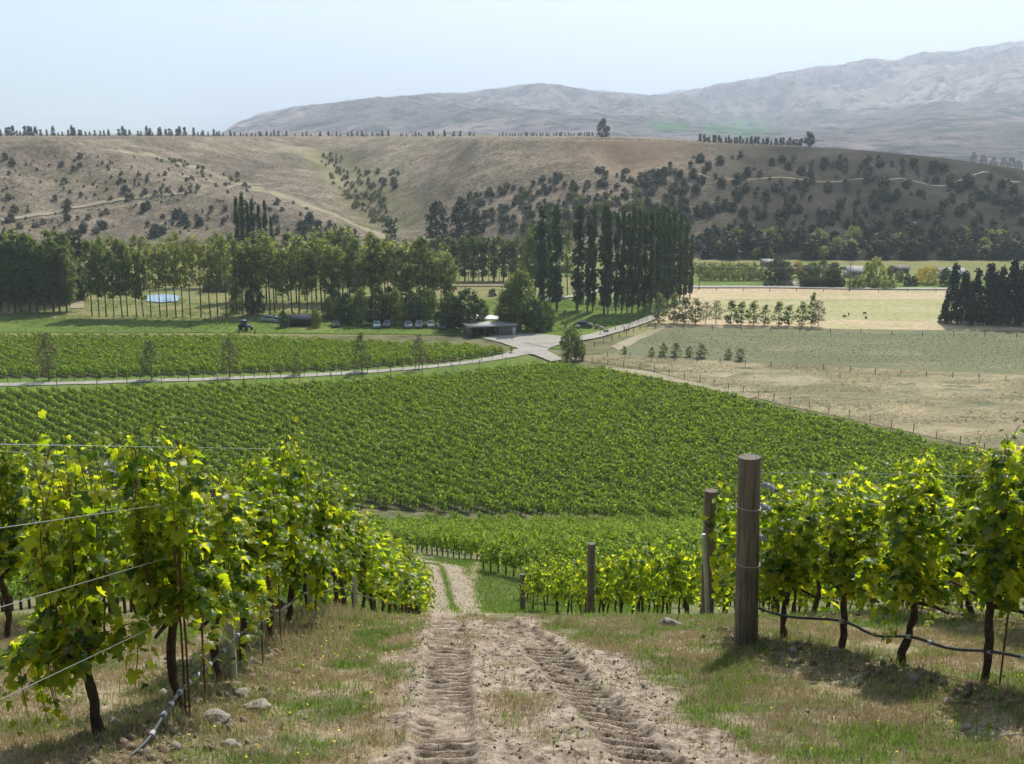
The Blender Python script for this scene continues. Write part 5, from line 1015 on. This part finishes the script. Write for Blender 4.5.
def gate(px, yb):
    x, y = P(px, yb); o = thing('farm_gate', 'dark farm gate beside the driveway', 'gate', (x, y, VZ), .9)
    for q in (0, 2.4): a = Acc(); tube(a, [(q, 0, 0), (q, 0, .8), (q, 0, 1.7)], .1, 8); link('gate_post', a.mesh('gate_post', M['fencepost'], True), o)
    a = Acc()
    for z in (.4, .8, 1.2): box(a, (.1, -.03, z), (2.3, .03, z+.1))
    link('rails', a.mesh('rails', M['fencepost']), o)
gate(624, 333)
def pole(px, yb, yt, label):
    x, y = P(px, yb); h = y*(float(tan_dep(yb))-float(tan_dep(yt))); o = thing('power_pole', label, 'power pole', (x, y, VZ), 0, 'power poles'); a = Acc(); tube(a, [(0, 0, -.3), (0, 0, h/2), (0, 0, h)], [.15, .13, .1], 8); link('mast', a.mesh('mast', M['fencepost'], True), o)
    a = Acc(); box(a, (-1.0, -.06, h-.7), (1.0, .06, h-.58)); link('crossarm', a.mesh('crossarm', M['fencepost']), o); return (x, y, VZ+h-.5)
A_ = pole(849, 291, 262, 'power pole beside the clipped shrubs and the farm road'); B_ = pole(452, 287, 262, 'power pole left of the windbreak, beside the mixed trees'); D_ = pole(699, 290, 264, 'power pole behind the solid dark poplars')
for (p, q, l) in ((B_, D_, 'power line crossing before the windbreak and the poplars'), (D_, A_, 'power line crossing above the orchard')):
    u = np.linspace(0, 1, 24)[:, None]; pts = np.array(p)*(1-u)+np.array(q)*u; pts[:, 2] -= 4*1.2*u[:, 0]*(1-u[:, 0]); wire('power_line', pts, 0.025, M['hose'], l, 'power line', None, 4)
# grazing animals: one continuous skinned body each
def sheep():
    vs = [(0, 0, .62), (.28, 0, .64), (-.28, 0, .63), (.46, 0, .66), (.60, 0, .45), (.70, 0, .24), (-.42, 0, .58)]; ed = [(0, 1), (0, 2), (1, 3), (3, 4), (4, 5), (2, 6)]; rad = [.24, .22, .24, .13, .10, .06, .14]
    for bx, par in ((.30, 1), (-.32, 2)):
        for s in (-1, 1): k = len(vs); vs += [(bx, s*.12, .42), (bx-.03, s*.12, .2), (bx, s*.12, 0)]; ed += [(par, k), (k, k+1), (k+1, k+2)]; rad += [.09, .04, .035]
    me = bpy.data.meshes.new('body'); me.from_pydata(vs, ed, []); o = bpy.data.objects.new('t', me); COL.objects.link(o); md = o.modifiers.new('s', 'SKIN'); o.modifiers.new('d', 'SUBSURF').levels = 1
    for i, r_ in enumerate(rad): me.skin_vertices[0].data[i].radius = (r_, r_)
    me.skin_vertices[0].data[0].use_root = True; dg = bpy.context.evaluated_depsgraph_get(); out = bpy.data.meshes.new_from_object(o.evaluated_get(dg)); bpy.data.objects.remove(o); out.name = 'grazing_sheep'; out.materials.clear(); out.materials.append(M['fleece']); return out
sm_ = sheep()
for i, (px, yb) in enumerate(((844, 318), (848.5, 316), (865, 315), (866, 319.5))): x, y = P(px, yb); tag(link('grazing_sheep', sm_, None, (x, y, VZ+.05), i*1.3, 1.0), ['leftmost dark animal grazing in the pale field', 'dark animal close to the leftmost one', 'dark animal grazing apart, the far one', 'dark animal lying nearest the fence'][i], 'animal', 'animals grazing in the pale field')
# low plants in the grey-green field
a = Acc(); rng = np.random.default_rng(31); ang = R(-4); S, Q = np.meshgrid(np.arange(-40, 220, 1.5), np.arange(236, 292, 2.6)); X = (S+rng.normal(0, .25, S.shape)).ravel(); Y = (Q-0.07*S+rng.normal(0, .12, Q.shape)).ravel()
m_ = inpoly([(640, 345), (680, 330), (1400, 341), (1400, 380), (1030, 373), (700, 357)], X, Y); X, Y = X[m_], Y[m_]; n = len(X)*5; X5 = np.repeat(X, 5)+rng.normal(0, .35, n); Y5 = np.repeat(Y, 5)+rng.normal(0, .15, n)
stamp(a, TV_, TF_, np.column_stack([X5, Y5, np.full(n, VZ+.35)+rng.random(n)*.3]), frames(rdir(n, rng)+[0, -.3, .6], rdir(n, rng)), .13+.14*rng.random(n)); o = link('young_plant_rows', a.mesh('young_plant_rows', M['scrub'])); kind(o, 'stuff'); tag(o, 'low grey-green plants in faint rows across the far field', 'plants')

def tufts(name, px, n, size, m, label, seed, thr=.5):
    rng = np.random.default_rng(seed); c_ = np.array([P(*q) for q in px]); X = rng.uniform(c_[:, 0].min(), c_[:, 0].max(), n*4); Y = rng.uniform(c_[:, 1].min(), c_[:, 1].max(), n*4)
    ok = inpoly(px, X, Y) & (np.abs(X)/Y < .54) & (fbm(X/9, Y/6, 3) > thr-.12*rng.random(n*4)); X, Y = X[ok][:n], Y[ok][:n]; k = len(X)*4; X = np.repeat(X, 4)+rng.normal(0, size, k); Y = np.repeat(Y, 4)+rng.normal(0, size, k); a = Acc()
    stamp(a, TV_, TF_, np.column_stack([X, Y, VZ+.12+rng.random(k)*size*.6]), frames(rdir(k, rng)+[0, -.2, .6], rdir(k, rng)), size*(.6+.8*rng.random(k))); o = link(name, a.mesh(name, m)); kind(o, 'stuff'); tag(o, label, 'grass')
tufts('dry_tufts', [(560, 358), (600, 355), (760, 363), (1030, 376), (1400, 390), (1400, 520), (1000, 452), (780, 404), (640, 368)], 900, .16, M['scrub'], 'grey-green tufts scattered over the dry strip of ground', 61)
tufts('straw_tufts', [(560, 358), (600, 355), (760, 363), (1030, 376), (1400, 390), (1400, 520), (1000, 452), (780, 404), (640, 368)], 9000, .16, M['drygrass'], 'straw-coloured tufts scattered over the dry strip of ground', 62)
tufts('lawn_tufts', [(550, 333), (575, 333), (600, 329), (650, 322), (650, 300), (470, 300)], 5000, .25, M['greengrass'], 'longer grass tufts on the green lawn under the poplars', 63)
tufts('strip_tufts', [(-40, 332), (230, 333), (470, 336), (470, 300), (250, 300), (-40, 300)], 8000, .25, M['greengrass'], 'longer grass tufts between the vineyard and the tree rows', 64)

# ------------------------------------------------------------------ haze
a = Acc(); box(a, (-30000, -70, -62), (30000, 34500, 3300)); hm = bpy.data.materials.new('haze_air'); hm.use_nodes = True; t = hm.node_tree; t.nodes.clear(); out = t.nodes.new('ShaderNodeOutputMaterial'); pv = t.nodes.new('ShaderNodeVolumePrincipled')
pv.inputs['Color'].default_value = (0.775, 0.88, 1.0, 1); pv.inputs['Density'].default_value = 0.00015; pv.inputs['Anisotropy'].default_value = 0.42; t.links.new(pv.outputs[0], out.inputs['Volume'])
o = link('haze', a.mesh('haze', hm)); kind(o, 'stuff'); tag(o, 'pale blue haze in the air over the valley', 'haze')
